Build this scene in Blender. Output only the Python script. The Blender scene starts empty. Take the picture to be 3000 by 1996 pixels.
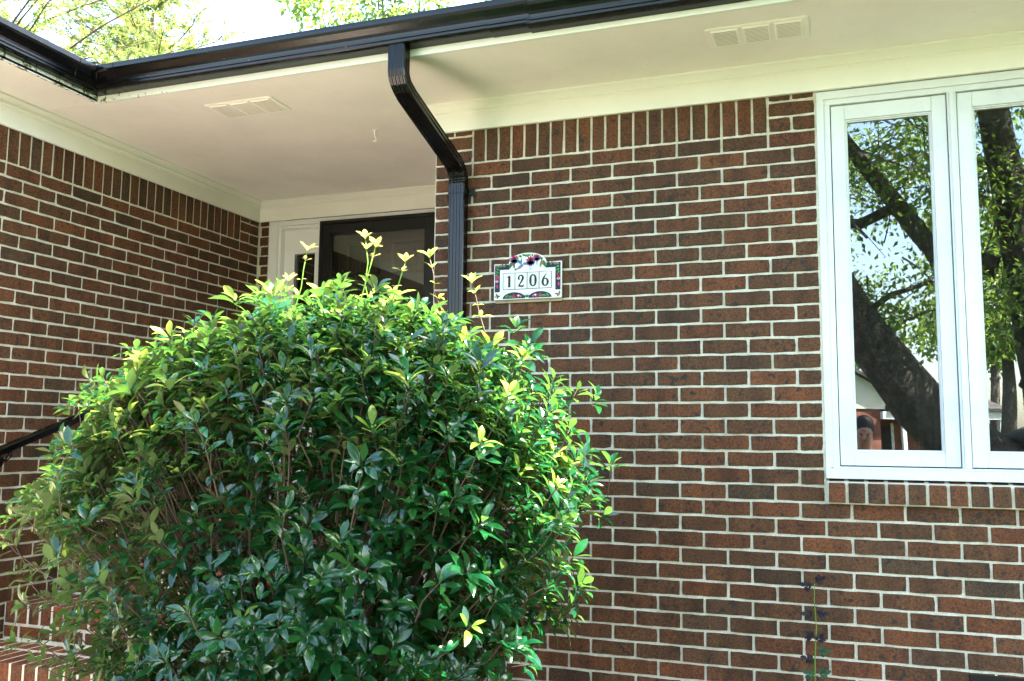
import bpy, math, random
import numpy as np
from mathutils import Vector, Matrix

R = math.radians
rng = np.random.default_rng(7)
random.seed(7)
SC = bpy.context.scene
COL = SC.collection

# Local frame: x along the front wall, y into the house, z = 0 at the bottom of the soldier course.
Z0 = 2.76                      # height of that line above the ground
GZ = -Z0                       # the ground in the local frame

# ------------------------------------------------------------------ camera
cd = bpy.data.cameras.new('camera'); cam = bpy.data.objects.new('camera', cd); COL.objects.link(cam)
cd.sensor_width = 36.0; cd.lens = 36.0 * 2641.77 / 3000.0; cd.clip_start = 0.02; cd.clip_end = 600
CAM = Vector((1.87807, -4.05425, -1.36753))
yaw, pitch, roll = 0.344779, 0.108623, 0.010179
M = (Matrix.Rotation(yaw, 4, 'Z') @ Matrix.Rotation(math.pi/2 + pitch, 4, 'X') @ Matrix.Rotation(roll, 4, 'Z'))
M.translation = CAM + Vector((0, 0, Z0)); cam.matrix_world = M
SC.camera = cam

# ------------------------------------------------------------------ world, sun, exposure
SUN = Vector((0.46, 0.10, 0.88)).normalized()          # towards the sun
w = bpy.data.worlds.new('World'); SC.world = w; w.use_nodes = True
wn = w.node_tree.nodes; wl = w.node_tree.links
bg = wn['Background']; sky = wn.new('ShaderNodeTexSky'); sky.sky_type = 'NISHITA'; sky.sun_disc = False
sky.sun_elevation = math.asin(SUN.z); sky.sun_rotation = math.atan2(SUN.x, SUN.y)
sky.air_density = 1.2; sky.dust_density = 2.0
wl.new(sky.outputs[0], bg.inputs[0]); bg.inputs[1].default_value = 0.10
sd = bpy.data.lights.new('sun', 'SUN'); sd.energy = 5.0; sd.angle = R(0.53); sd.color = (1, 0.95, 0.86)
sun = bpy.data.objects.new('sun', sd); COL.objects.link(sun)
sun.rotation_euler = SUN.to_track_quat('Z', 'Y').to_euler(); sun.location = (6, 2, 12)
vs = SC.view_settings; vs.view_transform = 'Standard'; vs.look = 'None'; vs.gamma = 1; vs.use_curve_mapping = False
vs.exposure = 3.85
SC.cycles.use_denoising = True
SC.cycles.max_bounces = 10; SC.cycles.diffuse_bounces = 6; SC.cycles.transparent_max_bounces = 24
SC.cycles.sample_clamp_indirect = 8
SC.cycles.caustics_reflective = False; SC.cycles.caustics_refractive = False

# ------------------------------------------------------------------ materials
def new_mat(name):
    m = bpy.data.materials.new(name); m.use_nodes = True
    return m, m.node_tree.nodes, m.node_tree.links, m.node_tree.nodes['Principled BSDF']

def noise(n, l, scale, detail=4, rough=0.6, vec=None, stretch=None):
    t = n.new('ShaderNodeTexNoise'); t.inputs['Scale'].default_value = scale
    t.inputs['Detail'].default_value = detail; t.inputs['Roughness'].default_value = rough
    if vec is None:
        g = n.new('ShaderNodeNewGeometry'); vec = g.outputs['Position']
    if stretch:
        mp = n.new('ShaderNodeMapping'); mp.inputs['Scale'].default_value = stretch
        l.new(vec, mp.inputs['Vector']); vec = mp.outputs[0]
    l.new(vec, t.inputs['Vector'])
    return t.outputs['Fac']

def ramp(n, l, fac, stops):
    r = n.new('ShaderNodeValToRGB'); cr = r.color_ramp
    while len(cr.elements) < len(stops): cr.elements.new(0.5)
    for e, (p, c) in zip(cr.elements, stops):
        e.position = p; e.color = (*c, 1) if len(c) == 3 else c
    l.new(fac, r.inputs[0]); return r.outputs[0]

def mixc(n, l, fac, a, b, mode='MIX'):
    m = n.new('ShaderNodeMix'); m.data_type = 'RGBA'; m.blend_type = mode
    for v, i in ((fac, 0), (a, 6), (b, 7)):
        if hasattr(v, 'is_output'): l.new(v, m.inputs[i])
        elif i == 0: m.inputs[0].default_value = v
        else: m.inputs[i].default_value = (*v, 1)
    return m.outputs[2]

def bump(n, l, h, strength, dist, prev=None):
    b = n.new('ShaderNodeBump'); b.inputs['Strength'].default_value = strength; b.inputs['Distance'].default_value = dist
    l.new(h, b.inputs['Height'])
    if prev is not None: l.new(prev, b.inputs['Normal'])
    return b.outputs[0]

def paint(name, col, rough=0.45, var=0.06, bstr=0.15, bscale=60, spec=0.4, dirt=None, metallic=0, dirt_amt=0.35, speck=None):
    m, n, l, b = new_mat(name)
    f = noise(n, l, 3.0, 5); f2 = noise(n, l, bscale, 6)
    lo = tuple(max(0, c*(1-var*2)) for c in col); hi = tuple(min(1, c*(1+var)) for c in col)
    c = ramp(n, l, f, [(0.3, lo), (0.7, hi)])
    if dirt:
        d = ramp(n, l, noise(n, l, 14, 8, 0.7), [(0.56, (0, 0, 0)), (0.78, (dirt_amt,)*3)])
        c = mixc(n, l, d, c, dirt)
    if speck:
        sp_ = ramp(n, l, noise(n, l, speck[0], 2, .4), [(speck[1], (0, 0, 0)), (speck[1] + .02, (1, 1, 1))])
        c = mixc(n, l, sp_, c, speck[2])
    l.new(c, b.inputs['Base Color'])
    b.inputs['Roughness'].default_value = rough; b.inputs['Specular IOR Level'].default_value = spec
    b.inputs['Metallic'].default_value = metallic
    l.new(bump(n, l, f2, bstr, 0.004), b.inputs['Normal'])
    return m

def brick_mat(name, attr, warm=1.0):
    m, n, l, b = new_mat(name)
    if attr:
        a = n.new('ShaderNodeAttribute'); a.attribute_name = 'tint'; rnd = a.outputs['Fac']
    else:
        o = n.new('ShaderNodeObjectInfo'); rnd = o.outputs['Random']
    k = warm
    g2 = 1 + (k - 1)*.5; b2 = 1 + (k - 1)*.25
    base = ramp(n, l, rnd, [(p_, (r_*k, q_*g2, b_*b2)) for p_, r_, q_, b_ in
        [(0.0, .052, .029, .015), (0.12, .094, .040, .017), (0.34, .076, .036, .016), (0.52, .118, .041, .016), (0.70, .086, .039, .017), (0.88, .128, .047, .018), (1.0, .060, .036, .020)]])
    g = n.new('ShaderNodeNewGeometry'); pos = g.outputs['Position']
    # offset each brick's grain so neighbours do not run on
    cx = n.new('ShaderNodeCombineXYZ'); l.new(rnd, cx.inputs[0]); l.new(rnd, cx.inputs[1]); l.new(rnd, cx.inputs[2])
    sc = n.new('ShaderNodeVectorMath'); sc.operation = 'MULTIPLY_ADD'; l.new(cx.outputs[0], sc.inputs[0]); sc.inputs[1].default_value = (7, 5, 9)
    l.new(pos, sc.inputs[2]); P = sc.outputs[0]
    streak = ramp(n, l, noise(n, l, 14, 3, 0.5, P, (1, 1, .12)), [(0.30, (.66,)*3), (0.5, (1,)*3), (0.7, (1.25, 1.2, 1.12))])
    c = mixc(n, l, 1.0, base, streak, 'MULTIPLY')
    grain = ramp(n, l, noise(n, l, 120, 6, 0.8, P), [(0.36, (.25,)*3), (0.5, (1,)*3), (0.64, (1.85, 1.65, 1.45))])
    c = mixc(n, l, 1.0, c, grain, 'MULTIPLY')
    big = ramp(n, l, noise(n, l, 1.7, 5, 0.6, pos), [(0.32, (.74,)*3), (0.62, (1.12,)*3)])
    c = mixc(n, l, 1.0, c, big, 'MULTIPLY')
    spots = ramp(n, l, noise(n, l, 40, 3, 0.5, P), [(0.33, (.92,)*3), (0.40, (0, 0, 0))])
    c = mixc(n, l, spots, c, (.022, .018, .016))
    speck = ramp(n, l, noise(n, l, 330, 2, 0.5, P), [(0.755, (0, 0, 0)), (0.79, (1, 1, 1))])
    c = mixc(n, l, speck, c, (.62, .58, .48))
    # mortar smears
    sm = ramp(n, l, noise(n, l, 9, 6, 0.72, pos), [(0.66, (0, 0, 0)), (0.84, (.4,)*3)])
    c = mixc(n, l, sm, c, (.26, .20, .16))
    l.new(c, b.inputs['Base Color']); b.inputs['Roughness'].default_value = 0.72; b.inputs['Specular IOR Level'].default_value = 0.3
    nb = bump(n, l, noise(n, l, 90, 6, 0.7, P), 0.55, 0.004)
    nb = bump(n, l, noise(n, l, 420, 3, 0.7, P), 0.35, 0.002, nb)
    l.new(nb, b.inputs['Normal'])
    return m

def mortar_mat():
    m, n, l, b = new_mat('mortar')
    c = ramp(n, l, noise(n, l, 11, 6, 0.7), [(0.25, (.44, .41, .32)), (0.5, (.66, .625, .50)), (0.75, (.80, .77, .66))])
    s = ramp(n, l, noise(n, l, 300, 3, 0.6), [(0.3, (.72,)*3), (0.6, (1.08,)*3)])
    c = mixc(n, l, 1.0, c, s, 'MULTIPLY')
    l.new(c, b.inputs['Base Color']); b.inputs['Roughness'].default_value = 0.9; b.inputs['Specular IOR Level'].default_value = 0.15
    nb = bump(n, l, noise(n, l, 120, 6, 0.7), 0.8, 0.005)
    l.new(nb, b.inputs['Normal'])
    return m

def leaf_mat(name, top_a, top_b, under, trans, rough=0.28, tfac=0.35, attr=True, spec=0.5):
    m, n, l, b = new_mat(name)
    if attr:
        a = n.new('ShaderNodeAttribute'); a.attribute_name = 'tint'; f = a.outputs['Fac']
    else:
        a = n.new('ShaderNodeObjectInfo'); f = a.outputs['Random']
    g = n.new('ShaderNodeNewGeometry')
    top = ramp(n, l, f, [(0.0, top_a), (1.0, top_b)])
    v = ramp(n, l, noise(n, l, 40, 4, 0.6), [(0.3, (.7,)*3), (0.7, (1.25,)*3)])
    top = mixc(n, l, 1.0, top, v, 'MULTIPLY')
    c = mixc(n, l, g.outputs['Backfacing'], top, under)
    l.new(c, b.inputs['Base Color']); b.inputs['Roughness'].default_value = rough; b.inputs['Specular IOR Level'].default_value = spec
    t = n.new('ShaderNodeBsdfTranslucent'); t.inputs['Color'].default_value = (*trans, 1)
    mx = n.new('ShaderNodeMixShader'); mx.inputs[0].default_value = tfac
    out = n['Material Output']
    l.new(b.outputs[0], mx.inputs[1]); l.new(t.outputs[0], mx.inputs[2]); l.new(mx.outputs[0], out.inputs['Surface'])
    return m

def glass_mat(name, ior, tint=(.8, .84, .82)):
    m, n, l, b = new_mat(name); n.remove(b)
    tr = n.new('ShaderNodeBsdfTransparent'); tr.inputs[0].default_value = (*tint, 1)
    gl = n.new('ShaderNodeBsdfGlossy'); gl.inputs['Roughness'].default_value = 0.0; gl.inputs['Color'].default_value = (.96, .98, 1, 1)
    fr = n.new('ShaderNodeFresnel'); fr.inputs['IOR'].default_value = ior
    l.new(bump(n, l, noise(n, l, 2.2, 1), 0.03, 0.02), gl.inputs['Normal'])
    mx = n.new('ShaderNodeMixShader'); l.new(fr.outputs[0], mx.inputs[0]); l.new(tr.outputs[0], mx.inputs[1]); l.new(gl.outputs[0], mx.inputs[2])
    l.new(mx.outputs[0], n['Material Output'].inputs['Surface'])
    return m

def ground_mat(name, cols, scale, rough=0.95, bs=0.6, bscale=80, bd=0.02):
    m, n, l, b = new_mat(name)
    c = ramp(n, l, noise(n, l, scale, 8, 0.7), [(0.3, cols[0]), (0.5, cols[1]), (0.7, cols[2])])
    c2 = ramp(n, l, noise(n, l, bscale, 4, 0.7), [(0.3, (.6,)*3), (0.7, (1.3,)*3)])
    l.new(mixc(n, l, 1.0, c, c2, 'MULTIPLY'), b.inputs['Base Color']); b.inputs['Roughness'].default_value = rough
    l.new(bump(n, l, noise(n, l, bscale, 5, 0.7), bs, bd), b.inputs['Normal'])
    return m

MT = {}
MT['brick'] = brick_mat('brick', False); MT['brick_attr'] = brick_mat('brick_rest', True)
MT['step_brick'] = brick_mat('step_brick', False, 1.45)
MT['step_brick_attr'] = brick_mat('step_brick_rest', True, 1.45)
MT['mortar'] = mortar_mat()
MT['soffit'] = paint('soffit_paint', (.91, .875, .825), 0.6, 0.03, 0.14, 90, 0.3, (.55, .50, .42), dirt_amt=.16, speck=(60, .78, (.25, .22, .17)))
MT['trim'] = paint('trim_paint', (.82, .815, .75), 0.5, 0.02, 0.10, 50, 0.35, (.6, .58, .5), dirt_amt=.10)
MT['window_white'] = paint('window_paint', (.69, .725, .735), 0.42, 0.05, 0.25, 45, 0.4, (.30, .30, .26), dirt_amt=.3)
MT['door_white'] = paint('door_frame_paint', (.82, .82, .82), 0.45, 0.02, 0.06, 40, 0.4)
MT['black_metal'] = paint('black_metal', (.0035, .0034, .0034), 0.15, 0.25, 0.10, 70, 0.30, (.05, .036, .025), dirt_amt=.25, speck=(75, .775, (.30, .15, .05)))
MT['storm_black'] = paint('storm_door_black', (.006, .0056, .0056), 0.45, 0.1, 0.1, 200, 0.3)
MT['door_dark'] = paint('entry_door_paint', (.10, .09, .085), 0.4, 0.1, 0.1, 60, 0.4)
MT['bracket'] = paint('corroded_bracket', (.02, .025, .022), 0.7, 0.3, 0.8, 160, 0.3, (.18, .26, .22), dirt_amt=.6)
MT['wood_tan'] = paint('tan_board', (.42, .33, .20), 0.7, 0.12, 0.3, 60, 0.3)
MT['ceramic'] = paint('ceramic_white', (.74, .75, .72), 0.12, 0.01, 0.02, 20, 0.12)
MT['ceramic_cream'] = paint('ceramic_cream', (.66, .66, .60), 0.12, 0.01, 0.02, 20, 0.12)
MT['ink'] = paint('black_ink', (.018, .02, .018), 0.2, 0.1, 0.02, 20, 0.12)
MT['navy'] = paint('navy_glaze', (.012, .018, .04), 0.15, 0.1, 0.02, 20, 0.12)
MT['p_green'] = paint('green_glaze', (0.025, 0.17, 0.035), 0.15, 0.2, 0.02, 20, 0.12)
MT['p_lime'] = paint('lime_glaze', (0.11, 0.3, 0.05), 0.15, 0.2, 0.02, 20, 0.12)
MT['p_pink'] = paint('pink_glaze', (0.48, 0.04, 0.1), 0.15, 0.2, 0.02, 20, 0.12)
MT['p_rose'] = paint('rose_glaze', (0.55, 0.13, 0.21), 0.15, 0.15, 0.02, 20, 0.12)
MT['p_purple'] = paint('purple_glaze', (0.12, 0.065, 0.22), 0.15, 0.2, 0.02, 20, 0.12)
MT['p_blue'] = paint('blue_glaze', (.02, .28, .55), 0.15, 0.2, 0.02, 20, 0.12)
MT['shingle'] = paint('shingles', (.09, .085, .08), 0.9, 0.3, 0.6, 30, 0.2)
MT['vent_white'] = paint('vent_enamel', (.93, .91, .85), 0.4, 0.02, 0.05, 60, 0.4)
MT['slot_shade'] = paint('vent_slot_shade', (.58, .54, .46), 0.8, 0.2, 0.1, 60, 0.2)  # darker tint standing for the shade in the louvre gaps
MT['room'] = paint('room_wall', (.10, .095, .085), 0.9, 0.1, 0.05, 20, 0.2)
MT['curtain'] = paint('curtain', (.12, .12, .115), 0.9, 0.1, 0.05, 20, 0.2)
MT['glass'] = glass_mat('window_glass', 2.15); MT['storm_glass'] = glass_mat('storm_glass', 1.65, (.75, .75, .73))
MT['bark'] = ground_mat('grey_bark', [(.03, .024, .018), (.13, .105, .08), (.30, .26, .21)], 13, 0.9, 1.0, 30, 0.09)
MT['twig'] = paint('twig_bark', (.115, .072, .050), 0.75, 0.3, 0.3, 120, 0.3)
MT['pine_bark'] = paint('pine_bark', (.13, .085, .065), 0.9, 0.3, 0.8, 20, 0.2)
MT['leaf'] = leaf_mat('shrub_leaf', (.0016, .029, .012), (.007, .062, .015), (.17, .15, .075), (.18, .46, .06), 0.11, 0.17)
MT['leaf_one'] = leaf_mat('shrub_leaf_single', (.0016, .029, .012), (.007, .062, .015), (.17, .15, .075), (.18, .46, .06), 0.11, 0.17, attr=False)
MT['leaf_young'] = leaf_mat('shrub_young_leaf', (.08, .20, .02), (.20, .30, .035), (.30, .36, .10), (.55, .70, .10), 0.28, 0.4)
MT['leaf_tip'] = leaf_mat('shrub_new_shoot', (.22, .24, .05), (.36, .26, .09), (.35, .32, .14), (.5, .5, .12), 0.3, 0.35)
MT['rose_leaf'] = leaf_mat('rose_leaf', (.020, .016, .022), (.035, .032, .036), (.06, .03, .05), (.06, .03, .04), 0.7, 0.12, spec=.15)
MT['rose_green'] = leaf_mat('rose_leaf_green', (.02, .06, .03), (.03, .09, .04), (.07, .10, .06), (.12, .22, .08), 0.6, 0.15, spec=.2)
MT['rose_stem'] = paint('rose_stem', (.12, .26, .02), 0.5, 0.1, 0.1, 50)
MT['oak_leaf'] = leaf_mat('tree_leaf', (.025, .075, .015), (.07, .14, .025), (.10, .15, .05), (.32, .46, .06), 0.35, 0.4)
MT['needle'] = leaf_mat('pine_needle', (.05, .11, .025), (.13, .19, .045), (.10, .16, .05), (.40, .48, .10), 0.4, 0.4)
MT['lawn'] = ground_mat('lawn', [(.028, .048, .016), (.045, .070, .024), (.07, .09, .036)], 2.5, 0.9, 0.8, 60, 0.03)
MT['mulch'] = ground_mat('mulch', [(.05, .03, .02), (.11, .065, .04), (.17, .11, .075)], 30, 0.95, 1.0, 60, 0.04)
MT['concrete'] = ground_mat('concrete', [(.58, .48, .40), (.66, .55, .46), (.72, .60, .51)], 2.0, 0.85, 0.3, 120, 0.004)
MT['asphalt'] = ground_mat('asphalt', [(.04, .04, .04), (.055, .055, .055), (.07, .07, .07)], 5, 0.9, 0.3, 150, 0.005)
MT['n_siding'] = paint('cream_siding', (.78, .74, .62), 0.6, 0.03)
MT['n_brick'] = paint('far_brick', (.26, .10, .07), 0.85, 0.25, 0.4, 30)
MT['skin'] = paint('skin', (.38, .21, .15), 0.5, 0.05, 0.05, 80)
MT['cloth'] = paint('dark_shirt', (.03, .035, .05), 0.9, 0.1, 0.2, 80)
MT['denim'] = paint('denim', (.05, .07, .12), 0.9, 0.1, 0.2, 120)
MT['hair'] = paint('hair', (.02, .015, .012), 0.6, 0.2, 0.3, 150)
MT['azalea'] = paint('red_bloom', (.45, .05, .06), 0.6, 0.3, 0.3, 20)

# fascia: white paint flaking to bare greenish wood near the inner corner
def fascia_mat():
    m, n, l, b = new_mat('fascia_paint')
    f = noise(n, l, 3, 4)
    c = ramp(n, l, f, [(0.3, (.74, .78, .70)), (0.7, (.82, .84, .77))])
    g = n.new('ShaderNodeNewGeometry'); sx = n.new('ShaderNodeSeparateXYZ'); l.new(g.outputs['Position'], sx.inputs[0])
    mr = n.new('ShaderNodeMapRange'); mr.inputs[1].default_value = -1.7; mr.inputs[2].default_value = -0.55; mr.inputs[3].default_value = 0.53; mr.inputs[4].default_value = 0.78
    l.new(sx.outputs[0], mr.inputs[0])
    ch = n.new('ShaderNodeMath'); ch.operation = 'GREATER_THAN'; l.new(noise(n, l, 26, 5, 0.65), ch.inputs[0]); l.new(mr.outputs[0], ch.inputs[1])
    c = mixc(n, l, ch.outputs[0], c, (.11, .12, .055))
    l.new(c, b.inputs['Base Color']); b.inputs['Roughness'].default_value = 0.55
    l.new(bump(n, l, noise(n, l, 40, 5), 0.3, 0.004), b.inputs['Normal'])
    return m
MT['fascia'] = fascia_mat()

# ------------------------------------------------------------------ geometry helpers
BASE = {}

class MB:
    def __init__(s): s.v = []; s.f = []; s.t = []
    def add(s, v, f, tint=None):
        o = len(s.v); s.v += [tuple(p) for p in v]; s.f += [tuple(i + o for i in q) for q in f]
        if tint is not None: s.t += [tint] * len(f)
        return s
    def box(s, x0, x1, y0, y1, z0, z1, tint=None):
        v = [(x0, y0, z0), (x1, y0, z0), (x1, y1, z0), (x0, y1, z0), (x0, y0, z1), (x1, y0, z1), (x1, y1, z1), (x0, y1, z1)]
        return s.add(v, [(0, 3, 2, 1), (4, 5, 6, 7), (0, 1, 5, 4), (1, 2, 6, 5), (2, 3, 7, 6), (3, 0, 4, 7)], tint)
    def prism(s, poly, axis, a, b, tint=None):
        """closed 2D polygon extruded: axis 'x' -> (y,z), 'y' -> (x,z), 'z' -> (x,y)"""
        def p(q, t): return {'x': (t, q[0], q[1]), 'y': (q[0], t, q[1]), 'z': (q[0], q[1], t)}[axis]
        n = len(poly); v = [p(q, a) for q in poly] + [p(q, b) for q in poly]
        f = [(i, (i+1) % n, n + (i+1) % n, n + i) for i in range(n)] + [tuple(range(n))[::-1], tuple(range(n, 2*n))]
        return s.add(v, f, tint)
    def tube(s, pts, rad, n=8, cap=True, tint=None):
        pts = [Vector(p) for p in pts]; k = len(pts)
        if not hasattr(rad, '__len__'): rad = [rad] * k
        v = []; f = []
        d0 = (pts[1] - pts[0]).normalized(); u = d0.orthogonal().normalized()
        for i, p in enumerate(pts):
            d = (pts[min(i+1, k-1)] - pts[max(i-1, 0)]).normalized()
            u = (u - d * u.dot(d)).normalized(); w_ = d.cross(u)
            for j in range(n):
                a = 2*math.pi*j/n; v.append(p + (u*math.cos(a) + w_*math.sin(a)) * rad[i])
        for i in range(k-1):
            for j in range(n):
                f.append((i*n + j, i*n + (j+1) % n, (i+1)*n + (j+1) % n, (i+1)*n + j))
        if cap: f += [tuple(range(n))[::-1], tuple(range((k-1)*n, k*n))]
        return s.add(v, f, tint)
    def loft(s, rings, cap=True, tint=None):
        n = len(rings[0]); v = [p for r in rings for p in r]; f = []
        for i in range(len(rings)-1):
            for j in range(n): f.append((i*n + j, i*n + (j+1) % n, (i+1)*n + (j+1) % n, (i+1)*n + j))
        if cap: f += [tuple(range(n))[::-1], tuple(range((len(rings)-1)*n, len(rings)*n))]
        return s.add(v, f, tint)
    def build(s, name, mat, parent=None, base=None, smooth=False, bevel=0, seg=2):
        return mk(name, s.v, s.f, mat, parent, base, smooth, bevel, seg, s.t if s.t else None)

def link(o, parent=None, base=(0, 0, 0)):
    COL.objects.link(o)
    if parent is not None: o.parent = parent; BASE[o] = BASE[parent]
    else: BASE[o] = Vector(base)
    return o

def mk(name, v, f, mat, parent=None, base=None, smooth=False, bevel=0, seg=2, tint=None):
    b = BASE[parent] if parent is not None else Vector(base or (0, 0, 0))
    me = bpy.data.meshes.new(name)
    me.from_pydata([(p[0]-b[0], p[1]-b[1], p[2]-b[2]) for p in v], [], f)
    if tint is not None:
        a = me.attributes.new('tint', 'FLOAT', 'FACE'); a.data.foreach_set('value', np.asarray(tint, dtype=np.float32))
    me.materials.append(MT[mat]); me.update()
    if smooth: me.polygons.foreach_set('use_smooth', [True] * len(me.polygons))
    o = bpy.data.objects.new(name, me); link(o, parent, b)
    if parent is None: o.location = (b[0], b[1], b[2] + Z0)
    if bevel:
        m = o.modifiers.new('bevel', 'BEVEL'); m.width = bevel; m.segments = seg; m.limit_method = 'ANGLE'
    return o

def mk_np(name, V, F, mat, parent=None, base=None, tint=None, smooth=False):
    """V (n,3), F (m,k) arrays"""
    b = np.array(BASE[parent] if parent is not None else (base or (0, 0, 0)), dtype=float)
    me = bpy.data.meshes.new(name); k = F.shape[1]
    me.vertices.add(len(V)); me.vertices.foreach_set('co', (V - b).astype(np.float32).ravel())
    me.loops.add(F.size); me.loops.foreach_set('vertex_index', F.astype(np.int32).ravel())
    me.polygons.add(len(F)); me.polygons.foreach_set('loop_start', np.arange(0, F.size, k, dtype=np.int32))
    me.update(calc_edges=True)
    if tint is not None:
        a = me.attributes.new('tint', 'FLOAT', 'FACE'); a.data.foreach_set('value', np.asarray(tint, dtype=np.float32))
    me.polygons.foreach_set('use_smooth', np.full(len(F), smooth))
    me.materials.append(MT[mat])
    o = bpy.data.objects.new(name, me); link(o, parent, b)
    if parent is None: o.location = (b[0], b[1], b[2] + Z0)
    return o

def thing(name, label, cat, base=(0, 0, 0), group=None):
    o = bpy.data.objects.new(name, None); o.empty_display_size = 0.1; COL.objects.link(o)
    BASE[o] = Vector(base); o.location = (base[0], base[1], base[2] + Z0)
    return tag(o, label, cat, group)

def tag(o, label=None, cat=None, group=None, kind=None):
    if label: o['label'] = label
    if cat: o['category'] = cat
    if group: o['group'] = group
    if kind: o['kind'] = kind
    return o

def place(name, me, parent, pos, rotz=0.0, rot=None, scale=None):
    o = bpy.data.objects.new(name, me); link(o, parent)
    o.location = Vector(pos) - BASE[parent]
    if rot is not None: o.rotation_mode = 'QUATERNION'; o.rotation_quaternion = rot
    elif rotz: o.rotation_euler = (0, 0, rotz)
    if scale is not None: o.scale = scale
    return o

# ------------------------------------------------------------------ ground (the setting)
def sheet(name, x0, x1, y0, y1, z, mat, nx=1, ny=1):
    V = []; F = []
    for j in range(ny+1):
        for i in range(nx+1): V.append((x0 + (x1-x0)*i/nx, y0 + (y1-y0)*j/ny, z))
    for j in range(ny):
        for i in range(nx): a = j*(nx+1) + i; F.append((a, a+1, a+nx+2, a+nx+1))
    return tag(mk(name, V, F, mat, None, (0, 0, z)), kind='structure')
sheet('lawn', -160, 160, -170, 150, GZ, 'lawn')
mbed = MB()
bed = [(-0.5, -2.1), (0.6, -2.35), (2.0, -1.55), (3.5, -1.3), (5.5, -1.3), (5.5, 0.02), (-0.5, 0.02)]
mbed.prism(bed, 'z', GZ - 0.02, GZ + 0.03)
tag(mbed.build('mulch_bed', 'mulch', None, (1.5, -1, GZ), bevel=0.01), kind='structure')
mwalk = MB()
for (x0, x1, y0, y1) in [(-1.95, -0.62, -2.45, -1.27)] + [(-2.3, -0.4, -3.97, -2.49), (-4.0, -2.32, -3.97, -2.49), (-5.7, -4.02, -3.97, -2.49)] + [(-5.7 + 1.78*k, -3.94 + 1.78*k, -5.5, -3.99) for k in range(3)]:  # unseen slabs, extended leftward to bounce sunlight up to the left soffit
    mwalk.box(x0, x1, y0, y1, GZ - 0.05, GZ + 0.055)
tag(mwalk.build('bounce_walkway', 'concrete', None, (-1.4, -4, GZ), bevel=0.008), kind='structure')
mdr = MB()
for i in range(2):
    for k in range(3): mdr.box(-9.4 + i*3.52, -5.9 + i*3.52, -12.8 + k*3.42, -9.4 + k*3.42, GZ - .05, GZ + .05)
tag(mdr.build('driveway', 'asphalt', None, (-6, -8, GZ), bevel=.008), kind='structure')
mst = MB(); mst.box(-160, 160, -26, -18, GZ - 0.05, GZ + 0.004)
tag(mst.build('street', 'asphalt', None, (0, -22, GZ)), kind='structure')

# ------------------------------------------------------------------ the house
house = thing('brick_house', 'dark brown brick house with white soffit, black gutters, recessed entry and casement window', 'house', (0, 0, GZ))
P = 0.2032; H = 0.07046; MO = 0.0105       # brick pitch, course, joint
XB, YC, PB, ZBO = -2.0010, 1.3275, 0.20989, -0.0129
BD = 0.035

def brick_outline(w_, h_, r):
    pts = []
    for (ax, az, bx, bz, k) in [(-1, -1, 1, -1, 5), (1, -1, 1, 1, 2), (1, 1, -1, 1, 5), (-1, 1, -1, -1, 2)]:
        for i in range(k):
            t = i / k
            x = (ax + (bx-ax)*t) * w_/2; z = (az + (bz-az)*t) * h_/2
            if i == 0: j = (r.uniform(-.0004, .0016)*-np.sign(x), r.uniform(-.0004, .0014)*-np.sign(z)) if r.random() > .12 else (r.uniform(.002, .005)*-np.sign(x), r.uniform(.001, .004)*-np.sign(z))
            else: j = (r.uniform(-.0012, .0012), r.uniform(-.0018, .0014))
            pts.append((x + j[0], z + j[1]))
    return pts

def brick_geo(w_, h_, r, depth=BD):
    o = brick_outline(w_, h_, r); n = len(o)
    sx = (w_-.0036)/w_; sz = (h_-.0036)/h_
    f0 = r.uniform(-.0024, .0020)
    V = [(x*sx, f0, z*sz) for x, z in o] + [(x, f0 + .003, z) for x, z in o] + [(x, depth, z) for x, z in o]
    F = [tuple(range(n))]
    for a in (0, n):
        for i in range(n): F.append((a + i, a + n + i, a + n + (i+1) % n, a + (i+1) % n))
    return V, F

MESHES = {}
def brick_mesh(w_, h_, kind, mat='brick', depth=BD, nvar=10):
    k = (round(w_, 4), round(h_, 4), kind, mat)
    if k not in MESHES:
        L = []
        for i in range(nvar):
            V, F = brick_geo(w_, h_, np.random.default_rng(hash((round(w_*1e4), round(h_*1e4), i)) % 99991), depth)
            me = bpy.data.meshes.new(kind); me.from_pydata(V, [], F); me.materials.append(MT[mat]); me.update(); L.append(me)
        MESHES[k] = L
    return random.choice(MESHES[k])

class Wall:
    """brick pieces on a wall part: individual children where the photo shows them, one stuff part for the rest"""
    def __init__(s, part, rotz): s.part = part; s.rz = rotz; s.rest = MB(); s.n = 0
    def brick(s, pos, w_, h_, single, kind='brick', depth=BD):
        jz = random.uniform(-.0008, .0008)
        if single:
            s.n += 1
            place('brick', brick_mesh(w_, h_, kind, 'brick', depth), s.part, (pos[0], pos[1], pos[2] + jz), s.rz)
        else:
            V, F = brick_geo(w_, h_, rng, depth); c, q = math.cos(s.rz), math.sin(s.rz)
            s.rest.add([(pos[0] + x*c - y*q, pos[1] + x*q + y*c, pos[2] + z) for x, y, z in V], F, random.random())
    def finish(s, name='bricks_out_of_view'):
        if s.rest.v: tag(s.rest.build(name, 'brick_attr', s.part), kind='stuff')

WX0, WX1, WZ0, WZ1 = 1.8330, 2.9090, -1.520, 0.170     # window opening
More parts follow.
